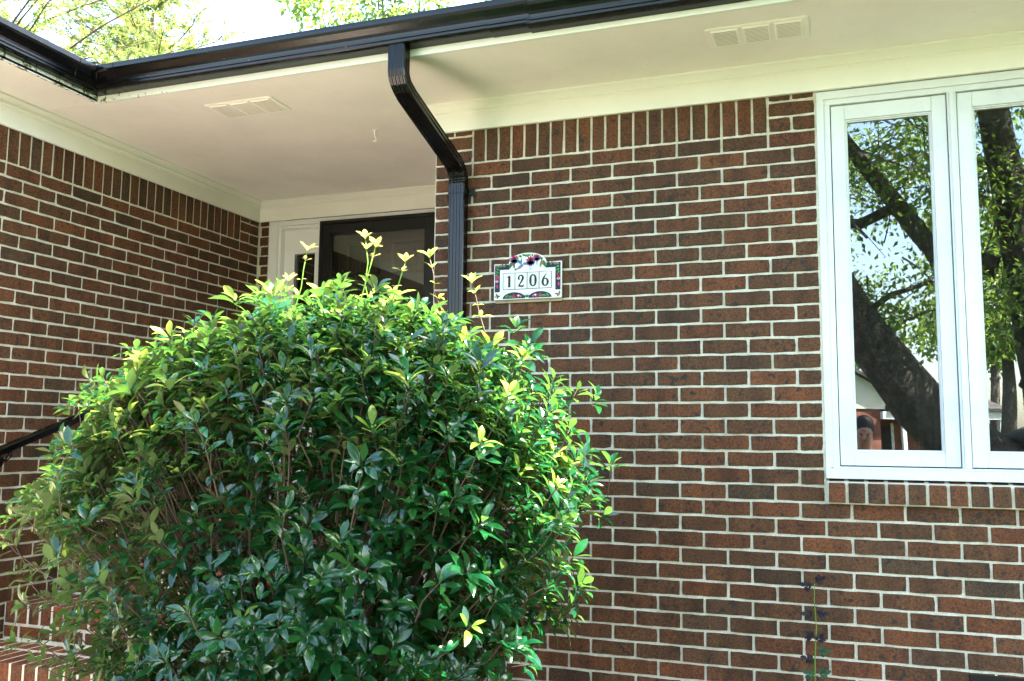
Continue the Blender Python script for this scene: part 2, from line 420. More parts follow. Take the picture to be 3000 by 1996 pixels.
# --- front wall (right): mortar body with the window opening
mw = MB(); F_ = 0.0055
XE = 5.2; ZT = 0.30
mw.box(0, WX0, F_, 0.22, GZ - .1, ZT); mw.box(WX0, WX1, F_, 0.22, GZ - .1, -1.530)
mw.box(WX1, XE, F_, 0.22, GZ - .1, ZT); mw.box(WX0, WX1, F_, 0.22, WZ1, ZT)
mw.box(0, .2, 0.22, YC, GZ - .1, ZT)                    # return into the entry recess
fw = mw.build('front_wall', 'mortar', house)
A = Wall(fw, 0.0)
def rowA(j, xa, xb):
    z = -(j + .5) * H
    off = 0.0 if j % 2 == 0 else 0.5
    n0 = math.floor(xa / P - off) - 1
    x = (n0 + off) * P
    while x < xb - 1e-4:
        a, b_ = max(x, xa), min(x + P, xb)
        if b_ - a > 0.03:
            single = (b_ > .93 or j < 14) and a < 2.62 and not (j > 22 and b_ < 1.0)
            if j >= 33: single = a > .5 and j < 35 and a < 1.5
            # the joint is half shared on both sides
            A.brick(((a + b_)/2, 0, z), (b_ - a) - MO, H - MO, single, depth=.12 if a < .01 else BD)
        x += P
j = 0
while -(j) * H > GZ + 0.02:
    zt, zb_ = -j * H, -(j+1) * H
    if zb_ > -1.6206 - 1e-3: rowA(j, 0, 9 * P); rowA(j, WX1 + .004, XE)
    else: rowA(j, 0, XE)
    j += 1
for s_ in range(21):
    A.brick((P + (s_ + .5) * P/3, 0, .1057), P/3 - MO, .211 - MO, True, 'soldier')
for (xa, xb) in ((0, P), (8*P, 9*P)):
    for r_ in range(3):
        z = (r_ + .5) * H
        if r_ % 2 == 0:
            for q in (0, 1): A.brick((xa + (q + .5) * P/2, 0, z), P/2 - MO, H - MO, True, depth=.1 if xa == 0 and q == 0 else BD)
        else: A.brick((xa + P/2, 0, z), P - MO, H - MO, True, depth=.1 if xa == 0 else BD)
k = 0
for s_ in range(int((XE - WX1) / (P/3)) - 1): A.brick((WX1 + .01 + (s_ + .5)*P/3, 0, .1057), P/3 - MO, .211 - MO, False, 'soldier')
# faces of the return into the recess (seen only in reflections)
for jj in range(-3, 38):
    for n_ in range(6):
        yy = .12 + n_ * P + (P/2 if jj % 2 else 0)
        if yy + P/2 < YC: 
            V, F = brick_geo(P - MO, H - MO, rng); A.rest.add([(y - .006, yy - x, -(jj+.5)*H + z) for x, y, z in V], F, random.random())
A.finish()

# sill of rowlock bricks under the window
sill = MB(); sill.prism([(F_ + .004, -1.6206), (-.030, -1.6206), (-.027, -1.535), (.03, -1.522), (.05, -1.522), (.05, -1.6206)], 'x', WX0 + .003, WX1)
sl = sill.build('window_sill', 'mortar', house)
def sill_mesh(i):
    r = np.random.default_rng(300 + i); hw = .0317
    prof = [(.045, -1.6160), (-.0365, -1.6160), (-.0385, -1.6130), (-.0360 + r.uniform(-.002, .002), -1.541), (-.033, -1.5375), (.045, -1.5165)]
    V = []; 
    for x, sh in ((-hw, 1), (-hw + .0025, 0), (hw - .0025, 0), (hw, 1)):
        V += [(x + r.uniform(-.0008, .0008), y + (.0025 if sh and y < 0 else 0), z + 1.57 - (.0015 if sh and z > -1.56 else 0)) for y, z in prof]
    n = len(prof); F = []
    for a in range(3):
        for i_ in range(n): F.append((a*n + i_, (a+1)*n + i_, (a+1)*n + (i_+1) % n, a*n + (i_+1) % n))
    F += [tuple(range(n)), tuple(range(3*n, 4*n))[::-1]]
    me = bpy.data.meshes.new('sill_brick'); me.from_pydata(V, [], [q[::-1] for q in F]); me.materials.append(MT['brick']); me.update(); return me
SM = [sill_mesh(i) for i in range(5)]
for s_ in range(14): place('brick', SM[s_ % 5], sl, (WX0 + .041 + s_ * .0762, 0, -1.57))

# --- side wall of the left wing, faces +x
mw = MB(); mw.box(XB - .22, XB - F_, -2.3, YC + .2, GZ - .1, ZT); sw = mw.build('side_wall', 'mortar', house)
B = Wall(sw, math.pi/2)
j = 0
while -j * H > GZ + .05:
    z = -(j + .5) * H + ZBO; off = 0 if j % 2 == 0 else .5; n_ = -off
    while YC - n_ * PB > -2.0:
        a, b_ = max(n_, 0), n_ + 1
        yc = YC - (a + b_)/2 * PB; wid = (b_ - a) * PB - MO
        vis = yc > -.95 and not (j >= 6 and yc > .95) and not (j >= 12 and yc > .25) and not (j > 15 and yc > -.2) and j < 33
        vis = vis and not (j >= 25 and yc > -.35)
        B.brick((XB, yc, z), wid, H - MO, vis)
        n_ += 1
    j += 1
for s_ in range(50):
    yc = YC - PB - (s_ + .5) * PB/3
    if yc > -2.2: B.brick((XB, yc, .1057 + ZBO), PB/3 - .0105, .211 - MO, yc > -.95, 'soldier')
for r_ in range(3):
    z = (r_ + .5) * H + ZBO
    if r_ % 2 == 0:
        for q in (0, 1): B.brick((XB, YC - (q + .5) * PB/2, z), PB/2 - MO, H - MO, True)
    else: B.brick((XB, YC - PB/2, z), PB - MO, H - MO, True)
B.finish()
mw = MB(); mw.box(-6.3, XB - .221, -2.3, -2.08, GZ - .1, ZT); wfp = mw.build('wing_front_wall', 'mortar', house)
Wf = Wall(wfp, 0.0)
for j in range(-3, 39):
    n_ = 0
    for n_ in range(21):
        xx = XB - .005 - (n_ + .5)*P - (P/2 if j % 2 else 0)
        Wf.brick((xx, -2.3055, -(j + .5)*H), P - MO, H - MO, False)
Wf.finish()

# --- narrow brick return beside the door
mw = MB(); mw.box(-.155, .0, YC + F_, YC + .2, GZ, ZT); mw.build('entry_return', 'mortar', house)
mw = MB(); mw.box(XB - F_, -1.916, YC + F_, YC + .2, GZ, ZT); dwll = mw.build('entry_wall', 'mortar', house)
Cw = Wall(dwll, 0.0)
for j in range(-3, 33):
    z = -(j + .5) * H + ZBO
    a = XB + .012 if j % 2 else XB + .022
    Cw.brick(((a - 1.918)/2, YC, z), -1.918 - a - .002, H - MO, j < 10)
Cw.finish()

# --- eave: soffit, frieze boards, crown moulding, fascia, roof
SZ = 0.307
sf = MB(); 
def soffit_panel(x0, x1, y0, y1): sf.box(x0, x1, y0, y1, SZ, SZ + .012)
soffit_panel(XB, 0.0, -.5985, YC + .1); soffit_panel(0.0003, XE, -.5985, .05)
soffit_panel(XB, -1.5988, -2.3, -.6015)
sof = sf.build('soffit', 'soffit', house)
fa = MB(); fa.box(-1.5985, XE, -.618, -.5988, SZ - .004, .47); fa.box(-1.618, -1.5988, -2.3, -.6185, SZ - .004, .47)
fa.build('fascia', 'fascia', house, bevel=.0015)
fr_ = MB(); FT = .020; FB = .165
fr_.box(.0, XE, -FT, -.0015, FB, SZ - .001)
fr_.box(XB + .0015, XB + FT, -2.3, YC - FT, FB - .004, SZ - .001)
fr_.box(XB + .0015, -.0015, YC - FT, YC - .0015, FB - .002, SZ - .001)
fr_.box(-FT, -.0015, -FT, YC - FT - .001, FB - .002, SZ - .0015)
fr_.build('frieze_board', 'trim', house, bevel=.002)
cp = [(0, -.056), (.004, -.056), (.006, -.047), (.014, -.044), (.016, -.036), (.010, -.033), (.018, -.024), (.030, -.013), (.037, -.010), (.038, -.003), (.038, -.0005), (0, -.0005)]
cm = MB()
cm.prism([(-FT - d, SZ + z) for d, z in cp], 'x', -.03, XE)
cm.loft([[(XB + FT + d, -2.3, SZ + z) for d, z in cp], [(XB + FT + d, YC - FT - d, SZ + z) for d, z in cp]])
cm.loft([[(XB + FT + d, YC - FT - d, SZ + z) for d, z in cp], [(-.02, YC - FT - d, SZ + z) for d, z in cp]])
cm.build('crown_moulding', 'trim', house)
rf = MB(); 
def slab(q, th=.05): rf.add(q + [(x, y, z - th) for x, y, z in q], [(0, 1, 2, 3), (7, 6, 5, 4), (0, 4, 5, 1), (1, 5, 6, 2), (2, 6, 7, 3), (3, 7, 4, 0)])
sl_ = .34
slab([(-1.62, -.64, .482), (XE, -.64, .482), (XE, 4.2, .482 + sl_*4.84), (-6.5, 4.2, .482 + sl_*4.84)])
slab([(-1.64, -.62, .482), (-6.4, 4.14, .482 + sl_*4.76), (-6.4, -2.3, .482 + sl_*4.76), (-1.64, -2.3, .482)])
slab([(-6.5, 4.2, .482 + sl_*4.84), (XE, 4.2, .482 + sl_*4.84), (XE, 9, .45), (-6.5, 9, .45)])
rf.build('roof', 'shingle', house)
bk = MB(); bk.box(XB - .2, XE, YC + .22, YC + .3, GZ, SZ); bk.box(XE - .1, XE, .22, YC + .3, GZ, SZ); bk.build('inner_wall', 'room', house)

# vents in the soffit
def vent(x0, x1, y0, y1, seed):
    z = SZ - .001; m = MB()
    c = .010
    o = [(x0 + c, y0), (x1 - c, y0), (x1, y0 + c), (x1, y1 - c), (x1 - c, y1), (x0 + c, y1), (x0, y1 - c), (x0, y0 + c)]
    m.prism(o, 'z', z, z - .003)
    m.prism([(x0+.004 + (x-x0)*(1-.008/(x1-x0)), y0+.004 + (y-y0)*(1-.008/(y1-y0))) for x, y in o], 'z', z - .003, z - .005)
    v = m.build('soffit_vent', 'vent_white', house)
    wd = (x1 - x0 - .03) / 3
    for i in range(3):
        a = x0 + .015 + i*wd + .007; b_ = a + wd - .014; q = MB(); ns = 10; ya, yb = y0 + .018, y1 - .014; dy = (yb - ya)/ns
        pr_ = [(a + .004, z - .004), (a, z - .004), (a, z - .004)]
        q.loft([[(a, ya, z - .004), (b_, ya, z - .004), (b_, yb, z - .004), (a, yb, z - .004)], [(a + .004, ya + .005, z - .0095), (b_ - .004, ya + .005, z - .0095), (b_ - .004, yb - .004, z - .0095), (a + .004, yb - .004, z - .0095)]])
        sl2 = MB()
        for s_ in range(11):
            y = ya + .012 + s_*(yb - ya - .02)/11; sl2.box(a + .010, b_ - .010, y, y + .0036, z - .0100, z - .0094)  # raised strips, their tint paints the shade between louvres
        q.build('louvre_panel', 'vent_white', v); tag(sl2.build('louvre_slot_shade', 'slot_shade', v), kind='stuff')
vent(-1.114, -.712, -.415, -.215, 1); vent(1.412, 1.818, -.470, -.284, 2)
# screw hook in the porch ceiling
hk = MB(); hx, hy = -.46, .197
hk.tube([(hx, hy, SZ), (hx, hy, SZ - .004)], [.018, .014], 10)
hk.tube([(hx, hy, SZ - .003), (hx, hy, SZ - .03), (hx + .004, hy, SZ - .042), (hx + .012, hy, SZ - .05), (hx + .011, hy, SZ - .06), (hx, hy, SZ - .064), (hx - .01, hy, SZ - .058)], .006, 6)
hk.build('ceiling_hook', 'trim', house, smooth=True)

# --- gutters (K profile), mitred at the inner corner
gp = [(0, .334), (.072, .337), (.077, .341), (.078, .352), (.083, .354), (.084, .364), (.0855, .374), (.091, .386), (.101, .396), (.110, .405), (.1145, .417), (.1155, .430), (.1155, .441), (.097, .441), (.097, .436), (.111, .436), (.1115, .430), (.1105, .418), (.106, .408), (.097, .400), (.087, .389), (.081, .376), (.0795, .364), (.075, .345), (.004, .340), (.004, .45), (0, .45)]
def gut(xa, xb, mitre, sc=1.0, dz=0, name='gutter'):
    m = MB(); pr = [(d*sc, z + dz) for d, z in gp]
    m.loft([[((-1.618 + d) if mitre else xa, -.6185 - d, z) for d, z in pr], [(xb, -.6185 - d, z) for d, z in pr]])
    return m
g1 = gut(-1.6, .62, True).build('gutter', 'black_metal', house, bevel=.001)
gut(.55, .735, False, 1.035, -.003).build('gutter_joint', 'black_metal', g1, bevel=.001)
gut(.72, XE, False, 1.0, -.008).build('gutter', 'black_metal', house, bevel=.001)
m = MB(); m.loft([[(-1.6185 + d, -2.3, z) for d, z in gp], [(-1.6185 + d, -.618 - d, z) for d, z in gp]])
g3 = m.build('gutter', 'black_metal', house, bevel=.001)
for nm, q in (('gutter_seam', [(-1.617 + .165, None)]),):
    m = MB(); pr = [(d*1.02 + .0005, z - .0012) for d, z in gp]
    m.loft([[(-1.4, -.6187 - d, z) for d, z in pr], [(-1.618 + d, -.6187 - d, z) for d, z in pr]])
    m.loft([[(-1.6187 + d, -.617 - d, z) for d, z in pr], [(-1.6187 + d, -.83, z) for d, z in pr]])
    m.build('corner_piece', 'black_metal', g1, bevel=.001)

# --- downspout: ribbed rectangular pipe
def ds_ring(c, fwd, w_=.082, d_=.058):
    """ring of a ribbed rectangle, front towards -y rotated with the pipe direction fwd (a unit vector along the pipe, in the yz plane)"""
    c = Vector(c); f = Vector(fwd).normalized(); x = Vector((1, 0, 0)); n = x.cross(f).normalized()   # n: outward front for a pipe going down
    if n.y > 0: n = -n
    pts = []
    nr = 5
    for i in range(nr*4):
        t = i/(nr*4 - 1); k = .0028 if (i % 4) in (1, 2) else 0
        e = .008 if i in (0, nr*4 - 1) else 0
        pts.append(c + x*((t - .5)*w_) + n*(d_/2 - k - e))
    for i in range(4):
        t = (i + .5)/4; k = .0025 if i % 2 else 0
        pts.append(c + x*(w_/2 - k) + n*(d_/2 - .008 - t*(d_ - .012)))
    pts.append(c + x*w_/2 - n*d_/2); pts.append(c - x*w_/2 - n*d_/2)
    for i in range(4):
        t = (i + .5)/4; k = .0025 if i % 2 else 0
        pts.append(c + x*(-w_/2 + k) + n*(-d_/2 + .004 + t*(d_ - .012)))
    return pts
dsm = MB()
x1, x2 = .118, .147
path = [((x1, -.660, .345), (0, 0, -1)), ((x1, -.660, .225), (0, 0, -1)), ((x1 + .001, -.655, .200), (0, .25, -1)), ((x1 + .002, -.640, .176), (0, .6, -1)), ((x1 + .004, -.612, .156), (0, 1.2, -1)), ((x1 + .005, -.582, .140), (0, 2.2, -1)),
        ((x2 - .003, -.118, -.022), (0, 2.6, -1)), ((x2 - .002, -.088, -.036), (0, 1.3, -1)), ((x2 - .001, -.062, -.058), (0, .7, -1)), ((x2, -.048, -.082), (0, .3, -1)), ((x2, -.043, -.11), (0, 0, -1)), ((x2, -.043, -2.62), (0, 0, -1)), ((x2, -.06, -2.68), (0, -.6, -1)), ((x2, -.25, -2.715), (0, -1, -.2))]
dsm.loft([ds_ring(c, f) for c, f in path])
dsp = dsm.build('downspout', 'black_metal', house)
cr = MB()
for i in range(5):       # crimps of the lower elbow
    z = -.062 - i*.011; y = -.0615 + i*.0042
    cr.loft([ds_ring((x2, y, z + .003), (0, .25, -1), .0835, .060), ds_ring((x2, y + .0006, z - .0005), (0, .25, -1), .087, .063), ds_ring((x2, y + .001, z - .004), (0, .25, -1), .0835, .060)])
cr.build('elbow_crimps', 'black_metal', dsp)
st = MB(); st.loft([ds_ring((x2, -.0435, -.128), (0, 0, -1), .0865, .0625), ds_ring((x2, -.0435, -.166), (0, 0, -1), .0865, .0625)])
for q in (-.1285, -.147, -.1655):
    st.loft([ds_ring((x2, -.0435, q + .002), (0, 0, -1), .0885, .0645), ds_ring((x2, -.0435, q - .002), (0, 0, -1), .0885, .0645)])
st.build('pipe_collar', 'black_metal', dsp)
for sd_, (xa, xb, za, zb2) in ((-.057, (x2 - .066, x2 - .040, -.172, -.138)), (.058, (x2 + .040, x2 + .075, -.170, -.132))):
  br = MB(); br.box(xa, xb, -.012, -.0015, za, zb2)
  for q in range(13):
    cx_ = x2 + sd_ + random.uniform(-.014, .014); cz = -.154 + random.uniform(-.024, .024); s_ = random.uniform(.003, .007)
    br.box(cx_ - s_, cx_ + s_, -.015, -.004, cz - s_, cz + s_)
  br.build('wall_strap', 'bracket', dsp, bevel=.003)

# --- casement window
win = bpy.data.objects.new('casement_window', None); link(win, house); win['label'] = 'white painted wooden twin casement window set in the brick wall'
wf = MB()
# left, right, top, bottom members of the casing
wf.box(WX0, WX0 + .030, -.012, .10, -1.478, .098 + .030); wf.box(WX0 + .030, WX0 + .055, -.004, .10, -1.478, .103)
wf.box(WX1 - .030, WX1, -.012, .10, -1.478, .098 + .030); wf.box(WX1 - .055, WX1 - .030, -.004, .10, -1.478, .103)
wf.box(WX0, WX1, -.012, .10, .128, FB - .001); wf.box(WX0 + .030, WX1 - .030, -.004, .10, .1032, .1278)
wf.box(WX0, WX1, -.022, .10, -1.519, -1.4782); wf.box(WX0 + .02, WX1 - .02, -.012, .10, -1.4780, -1.4690)
MX0, MX1 = 2.3535, 2.3885
wf.box(MX0, MX1, -.004, .10, -1.4688, .1030); wf.box(MX0 + .009, MX1 - .009, -.010, -.004, -1.4688, .1030)
WS = .014
wf.v = [(x_, y_ + WS, z_) for x_, y_, z_ in wf.v]
wf.build('window_frame', 'window_white', win, bevel=.0018)
def sash(x0, x1):
    z0, z1 = -1.4640, .0985; s = MB(); t, tb, tt = .056, .055, .064
    y0 = .006 + WS; y1 = .05 + WS
    s.box(x0, x0 + t, y0, y1, z0, z1); s.box(x1 - t, x1, y0, y1, z0, z1)
    s.box(x0 + t + .0004, x1 - t - .0004, y0 + .0008, y1, z0, z0 + tb); s.box(x0 + t + .0004, x1 - t - .0004, y0 + .0008, y1, z1 - tt, z1)
    o = s.build('sash', 'window_white', win, bevel=.002)
    b = MB(); bt = .011                     # glazing bead
    a0, a1, c0, c1 = x0 + t, x1 - t, z0 + tb, z1 - tt
    for (d, y) in ((.006, .014 + WS), (bt, .021 + WS)):
        b.box(a0, a0 + d, y, .05 + WS, c0, c1); b.box(a1 - d, a1, y, .05 + WS, c0, c1); b.box(a0 + d, a1 - d, y + .0005, .05 + WS, c0, c0 + d); b.box(a0 + d, a1 - d, y + .0005, .05 + WS, c1 - d, c1)
    b.build('glazing_bead', 'window_white', win, bevel=.0012)
    g = MB(); g.box(a0 + .005, a1 - .005, .031 + WS, .035 + WS, c0 + .005, c1 - .005); g.build('pane', 'glass', win)
    r = MB(); r.box(a0 - .02, a1 + .02, .07, .10, c1 - .062, c1 + .02); r.build('gutter_reflection_band', 'curtain', win, bevel=.006)  # dark box standing in for the gutter's reflection at the pane top
sash(1.8915, 2.3500); sash(2.3920, 2.8500)
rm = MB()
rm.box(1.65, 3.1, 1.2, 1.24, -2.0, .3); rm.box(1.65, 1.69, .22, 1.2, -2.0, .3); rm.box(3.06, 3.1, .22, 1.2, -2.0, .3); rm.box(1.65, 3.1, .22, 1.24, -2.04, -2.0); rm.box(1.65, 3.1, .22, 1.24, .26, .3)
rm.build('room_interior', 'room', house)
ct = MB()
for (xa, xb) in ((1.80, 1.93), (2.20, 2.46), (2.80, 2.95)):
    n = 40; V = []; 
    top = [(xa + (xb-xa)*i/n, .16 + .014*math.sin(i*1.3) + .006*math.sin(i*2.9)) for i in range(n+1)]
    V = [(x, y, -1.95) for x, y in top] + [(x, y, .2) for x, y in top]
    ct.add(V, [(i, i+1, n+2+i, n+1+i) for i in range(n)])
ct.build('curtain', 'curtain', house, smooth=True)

# --- entry: white frame with sidelight, storm door, panelled door behind it
ent = bpy.data.objects.new('entry_frame', None); link(ent, house)
e = MB(); ey = YC + .012
e.box(-1.9155, -1.846, ey - .006, YC + .18, -1.96, .164); e.box(-1.846, -1.826, ey + .012, YC + .18, -1.96, .128)
e.box(-1.846, -.155, ey - .004, YC + .18, .1285, .1635)
e.box(-1.846, -1.489, ey + .014, YC + .18, .108, .128)
e.box(-1.515, -1.489, ey - .002, YC + .18, -1.96, .1283); e.box(-.585, -.555, ey - .002, YC + .18, -1.96, .1283); e.box(-.24, -.155, ey - .002, YC + .18, -1.96, .1283)
e.build('door_frame', 'door_white', ent, bevel=.002)
def sidelight(x0, x1):
    y = YC + .075; s = MB(); gx0, gx1, gt, gb = x0 + .125, x1 - .012, -.07, -1.30
    gx1 = x1 - .055; gx0 = x0 + .09
    s.box(x0, gx0, y, y + .04, -1.95, .125); s.box(gx1, x1, y, y + .04, -1.95, .125); s.box(gx0, gx1, y, y + .04, gt, .125); s.box(gx0, gx1, y, y + .04, -1.95, gb)
    o = s.build('sidelight', 'door_white', ent)
    b = MB(); t = .018
    for d, yy in ((0, y - .010), (.010, y - .005)):
        b.box(gx0 - t + d, gx0, yy, y + .01, gb - t + d, gt + t - d); b.box(gx1, gx1 + t - d, yy, y + .01, gb - t + d, gt + t - d); b.box(gx0, gx1, yy, y + .01, gt, gt + t - d); b.box(gx0, gx1, yy, y + .01, gb - t + d, gb)
    b.build('sidelight_moulding', 'door_white', ent, bevel=.0015)
    g = MB(); g.box(gx0, gx1, y + .018, y + .022, gb, gt); g.build('pane', 'storm_glass', ent)
sidelight(-1.826, -1.515); sidelight(-.555, -.24)
sdoor = bpy.data.objects.new('storm_door', None); link(sdoor, house); sdoor['label'] = 'black storm door with a large glass pane'
s = MB(); DX0, DX1, DT, DB = -1.4885, -.5855, .134, -1.955
y = YC - .012
s.box(DX0, DX0 + .022, y - .004, YC + .06, DB, DT); s.box(DX1 - .022, DX1, y - .004, YC + .06, DB, DT); s.box(DX0 + .022, DX1 - .022, y - .004, YC + .06, DT - .024, DT)
s.build('door_surround', 'storm_black', sdoor, bevel=.003)
s = MB(); a0, a1, c0, c1 = DX0 + .024, DX1 - .024, DB + .01, DT - .027
s.box(a0, a0 + .062, y, y + .035, c0, c1); s.box(a1 - .062, a1, y, y + .035, c0, c1); s.box(a0 + .062, a1 - .062, y + .0006, y + .035, c1 - .066, c1); s.box(a0 + .062, a1 - .062, y + .0006, y + .035, c0, c0 + .18)
s.build('door_leaf', 'storm_black', sdoor, bevel=.003)
s = MB(); i0, i1, k0, k1 = a0 + .062, a1 - .062, c0 + .18, c1 - .066; t = .011
s.box(i0, i0 + t, y + .006, y + .03, k0, k1); s.box(i1 - t, i1, y + .006, y + .03, k0, k1); s.box(i0 + t, i1 - t, y + .0065, y + .03, k1 - t, k1); s.box(i0 + t, i1 - t, y + .0065, y + .03, k0, k0 + t)
s.build('glass_bead', 'storm_black', sdoor, bevel=.002)
s = MB(); s.box(i0 + t, i1 - t, y + .016, y + .020, k0 + t, k1 - t); s.build('pane', 'storm_glass', sdoor)
s = MB(); s.tube([(a0 + .03, y - .002, -.95), (a0 + .03, y - .035, -.95)], .011, 8); s.tube([(a0 + .03, y - .035, -.95), (a0 + .12, y - .038, -.955)], .008, 8); s.build('handle', 'storm_black', sdoor, smooth=True)
# six-panel entry door
ed = MB(); yd = YC + .115; ed.box(DX0 + .03, DX1 - .03, yd, yd + .045, -1.95, .105)
edo = ed.build('entry_door', 'door_dark', house)
for (u0, u1) in ((-1.335, -1.075), (-.995, -.735)):
    for (z0, z1) in ((-.245, -.01), (-1.03, -.36), (-1.80, -1.20)):
        p = MB(); n = [(0, 0), (.010, -.011), (.022, -.009), (.030, .004), (.05, .004), (.062, -.008)]
        rings = [[(u0 + d, yd + q, z0 + d), (u1 - d, yd + q, z0 + d), (u1 - d, yd + q, z1 - d), (u0 + d, yd + q, z1 - d)] for d, q in n]
        p.loft(rings, cap=False); o_ = len(p.v); p.f.append((o_-4, o_-3, o_-2, o_-1)); p.build('door_panel', 'door_dark', edo)
th = MB(); th.prism([(YC - .03, -2.0), (YC - .03, -1.985), (YC + .01, -1.958), (YC + .18, -1.955), (YC + .18, -2.0)], 'x', -1.915, -.155)
th.build('threshold', 'storm_black', house)
kp = MB(); kp.box(-1.915, -.155, YC + .002, YC + .15, -2.10, -2.0); kp.build('kick_board', 'door_white', house)

# ------------------------------------------------------------------ brick steps and landing
steps = thing('brick_steps', 'brick entry steps with edge-laid treads climbing to the recessed door', 'steps', (-1.3, -.6, GZ))
SX0, SX1 = XB + .004, -.62
levels = [(-2.017, -.300), (-2.190, -.609), (-2.362, -.965), (-2.534, -1.27)]
core = MB()
core.box(SX0, -.005, -.2965, YC - .005, GZ - .05, -2.0195)
core.box(SX0, SX1 - .01, -.6055, -.2965, GZ - .05, -2.1925); core.box(SX0, SX1 - .01, -.9615, -.6055, GZ - .05, -2.3645); core.box(SX0, SX1 - .01, -1.2665, -.9615, GZ - .05, -2.5365)
core.build('mortar_core', 'mortar', steps)
def cbox(w_, d_, h_, r, ch=.0035):
    x, y_, z = w_/2, d_/2, h_/2
    V = []; 
    for sx_ in (-1, 1):
        for sy in (-1, 1):
            for sz in (-1, 1):
                jx, jy, jz = r.uniform(0, .0018, 3)
                V += [(sx_*(x-ch-jx), sy*(y_-jy*.4), sz*(z-ch-jz)), (sx_*(x-jx*.4), sy*(y_-ch-jy), sz*(z-ch-jz)), (sx_*(x-ch-jx), sy*(y_-ch-jy), sz*(z-jz*.4))]
    import bmesh
    bm = bmesh.new()
    for p_ in V: bm.verts.new(p_)
    bmesh.ops.convex_hull(bm, input=bm.verts); bmesh.ops.dissolve_limit(bm, angle_limit=.03, verts=bm.verts, edges=bm.edges)
    return bm
SB = {}
def step_brick(x, y_, z, w_, d_, h_, single):
    k = (round(w_, 3), round(d_, 3), round(h_, 3))
    if k not in SB:
        L = []
        for i in range(4):
            bm = cbox(w_, d_, h_, np.random.default_rng(i + 17)); me = bpy.data.meshes.new('step_brick'); bm.to_mesh(me); bm.free(); me.materials.append(MT['step_brick']); L.append(me)
        SB[k] = L
    if single: place('brick', random.choice(SB[k]), steps, (x, y_, z))
    else:
        me = random.choice(SB[k])
        srest.add([(v.co.x + x, v.co.y + y_, v.co.z + z) for v in me.vertices], [tuple(q.vertices) for q in me.polygons], random.random())
srest = MB(); SP = .0755
for li, (zt, yf) in enumerate(levels):
    xr = SX1 if li else -.01
    n = int((xr - SX0) / SP)
    for i in range(n):
        x = SX0 + (i + .5)*SP
        single = (li < 3) and (x < -.6)
        step_brick(x, yf + .1, zt - .0485, SP - .011, .2, .097, single)
        if li in (1, 2): step_brick(x, yf + .2 + .0575 + (.02 if li == 2 else 0), zt - .03, SP - .011, .10, .06, li == 2 and x < -1.0 or li == 1 and x < -1.2)
        if li == 0:
            for r_ in range(6): step_brick(x, yf + .311 + r_*.2112 + .004, zt - .03, SP - .011, .2, .06, False)
    m_ = int((xr - SX0) / P) + 1
    for i in range(m_):
        a = SX0 + .002 + i*P - (P/2 if li % 2 else 0); b_ = min(a + P - .011, xr - .004); a = max(a, SX0 + .002)
        if b_ - a > .04: step_brick((a + b_)/2, yf + .0455, zt - .097 - .011 - .0285, round(b_ - a, 3), .09, .057, li < 3 and a < -.8)
tag(srest.build('bricks_out_of_view', 'step_brick_attr', steps), kind='stuff')

# ------------------------------------------------------------------ handrail on the side wall
rail = thing('handrail', 'black metal handrail fixed to the left brick wall', 'handrail', (-1.92, -.9, -2.0))
def rz_(y_): return -1.387 + .366 * (y_ + .59)
rl = MB(); 
prof = [(-.022, -.016), (-.014, -.024), (.014, -.024), (.022, -.016), (.022, .008), (.014, .019), (0, .022), (-.014, .019), (-.022, .008)]
rl.loft([[(-1.925 + a, y_, rz_(y_) + b_) for a, b_ in prof] for y_ in (-1.6, -1.2, -.8, -.4, 0.0, .25)])
rl.build('rail', 'black_metal', rail)
for y_ in (-1.35, -.70, 0.1):
    b = MB(); z = rz_(y_)
    b.tube([(XB + .001, y_, z - .075), (XB + .006, y_, z - .075)], .03, 12)
    b.tube([(XB + .004, y_, z - .075), (XB + .05, y_, z - .07), (-1.927, y_, z - .05), (-1.925, y_, z - .02)], .009, 8); b.build('wall_bracket', 'black_metal', rail, smooth=True)

# ------------------------------------------------------------------ house number sign
sg = thing('house_number_sign', 'arched ceramic house number sign reading 1206 with painted flowers and a bird', 'sign', (.505, 0, -.71))
X0, X1, ZB_, ZT_, ZA = .334, .675, -.7025, -.5255, -.4755
cxa = (X0 + X1)/2 - .001; ra = .0945
arch = [(cxa + ra*math.cos(a), ZT_ - .002 + (ZA - ZT_)*math.sin(a)**.9) for a in np.linspace(0, math.pi, 25)]
out = [(X0, ZB_), (X1, ZB_), (X1, ZT_)] + arch + [(X0, ZT_)]
m = MB(); m.prism(out, 'y', -.010, -.021); m.build('ceramic_plate', 'ceramic', sg, bevel=.0018)
m = MB(); m.box(X0 + .004, X1 - .002, -.010, -.0015, ZB_ - .014, ZT_ - .01); m.build('backing_board', 'wood_tan', sg, bevel=.001)
for xx in (.395, .618):
    m = MB(); m.tube([(xx, -.0105, ZB_ - .007), (xx, -.0118, ZB_ - .007)], .0022, 8); m.build('nail', 'ink', sg)
PL = {}
def flat(poly, col, lv=0):
    """a painted patch on the plate; lv lifts later layers a hair"""
    y_ = -.0212 - .00025*lv
    PL.setdefault(col, MB()).prism(poly, 'y', y_ + .0002, y_ - .0002)
def leafpoly(x, z, ang, ln, wd, bend=0):
    c, s_ = math.cos(ang), math.sin(ang); pts = []
    N = 6
    up = [(t, wd/2*math.sin(math.pi*t**.85)) for t in np.linspace(0, 1, N+1)]
    for t, h in up + [(t, -h) for t, h in up[::-1][1:-1]]:
        px = t*ln; pz = h + bend*ln*t*t
        pts.append((x + px*c - pz*s_, z + px*s_ + pz*c))
    return pts
def rect(a, b_, c, d): return [(a, c), (b_, c), (b_, d), (a, d)]
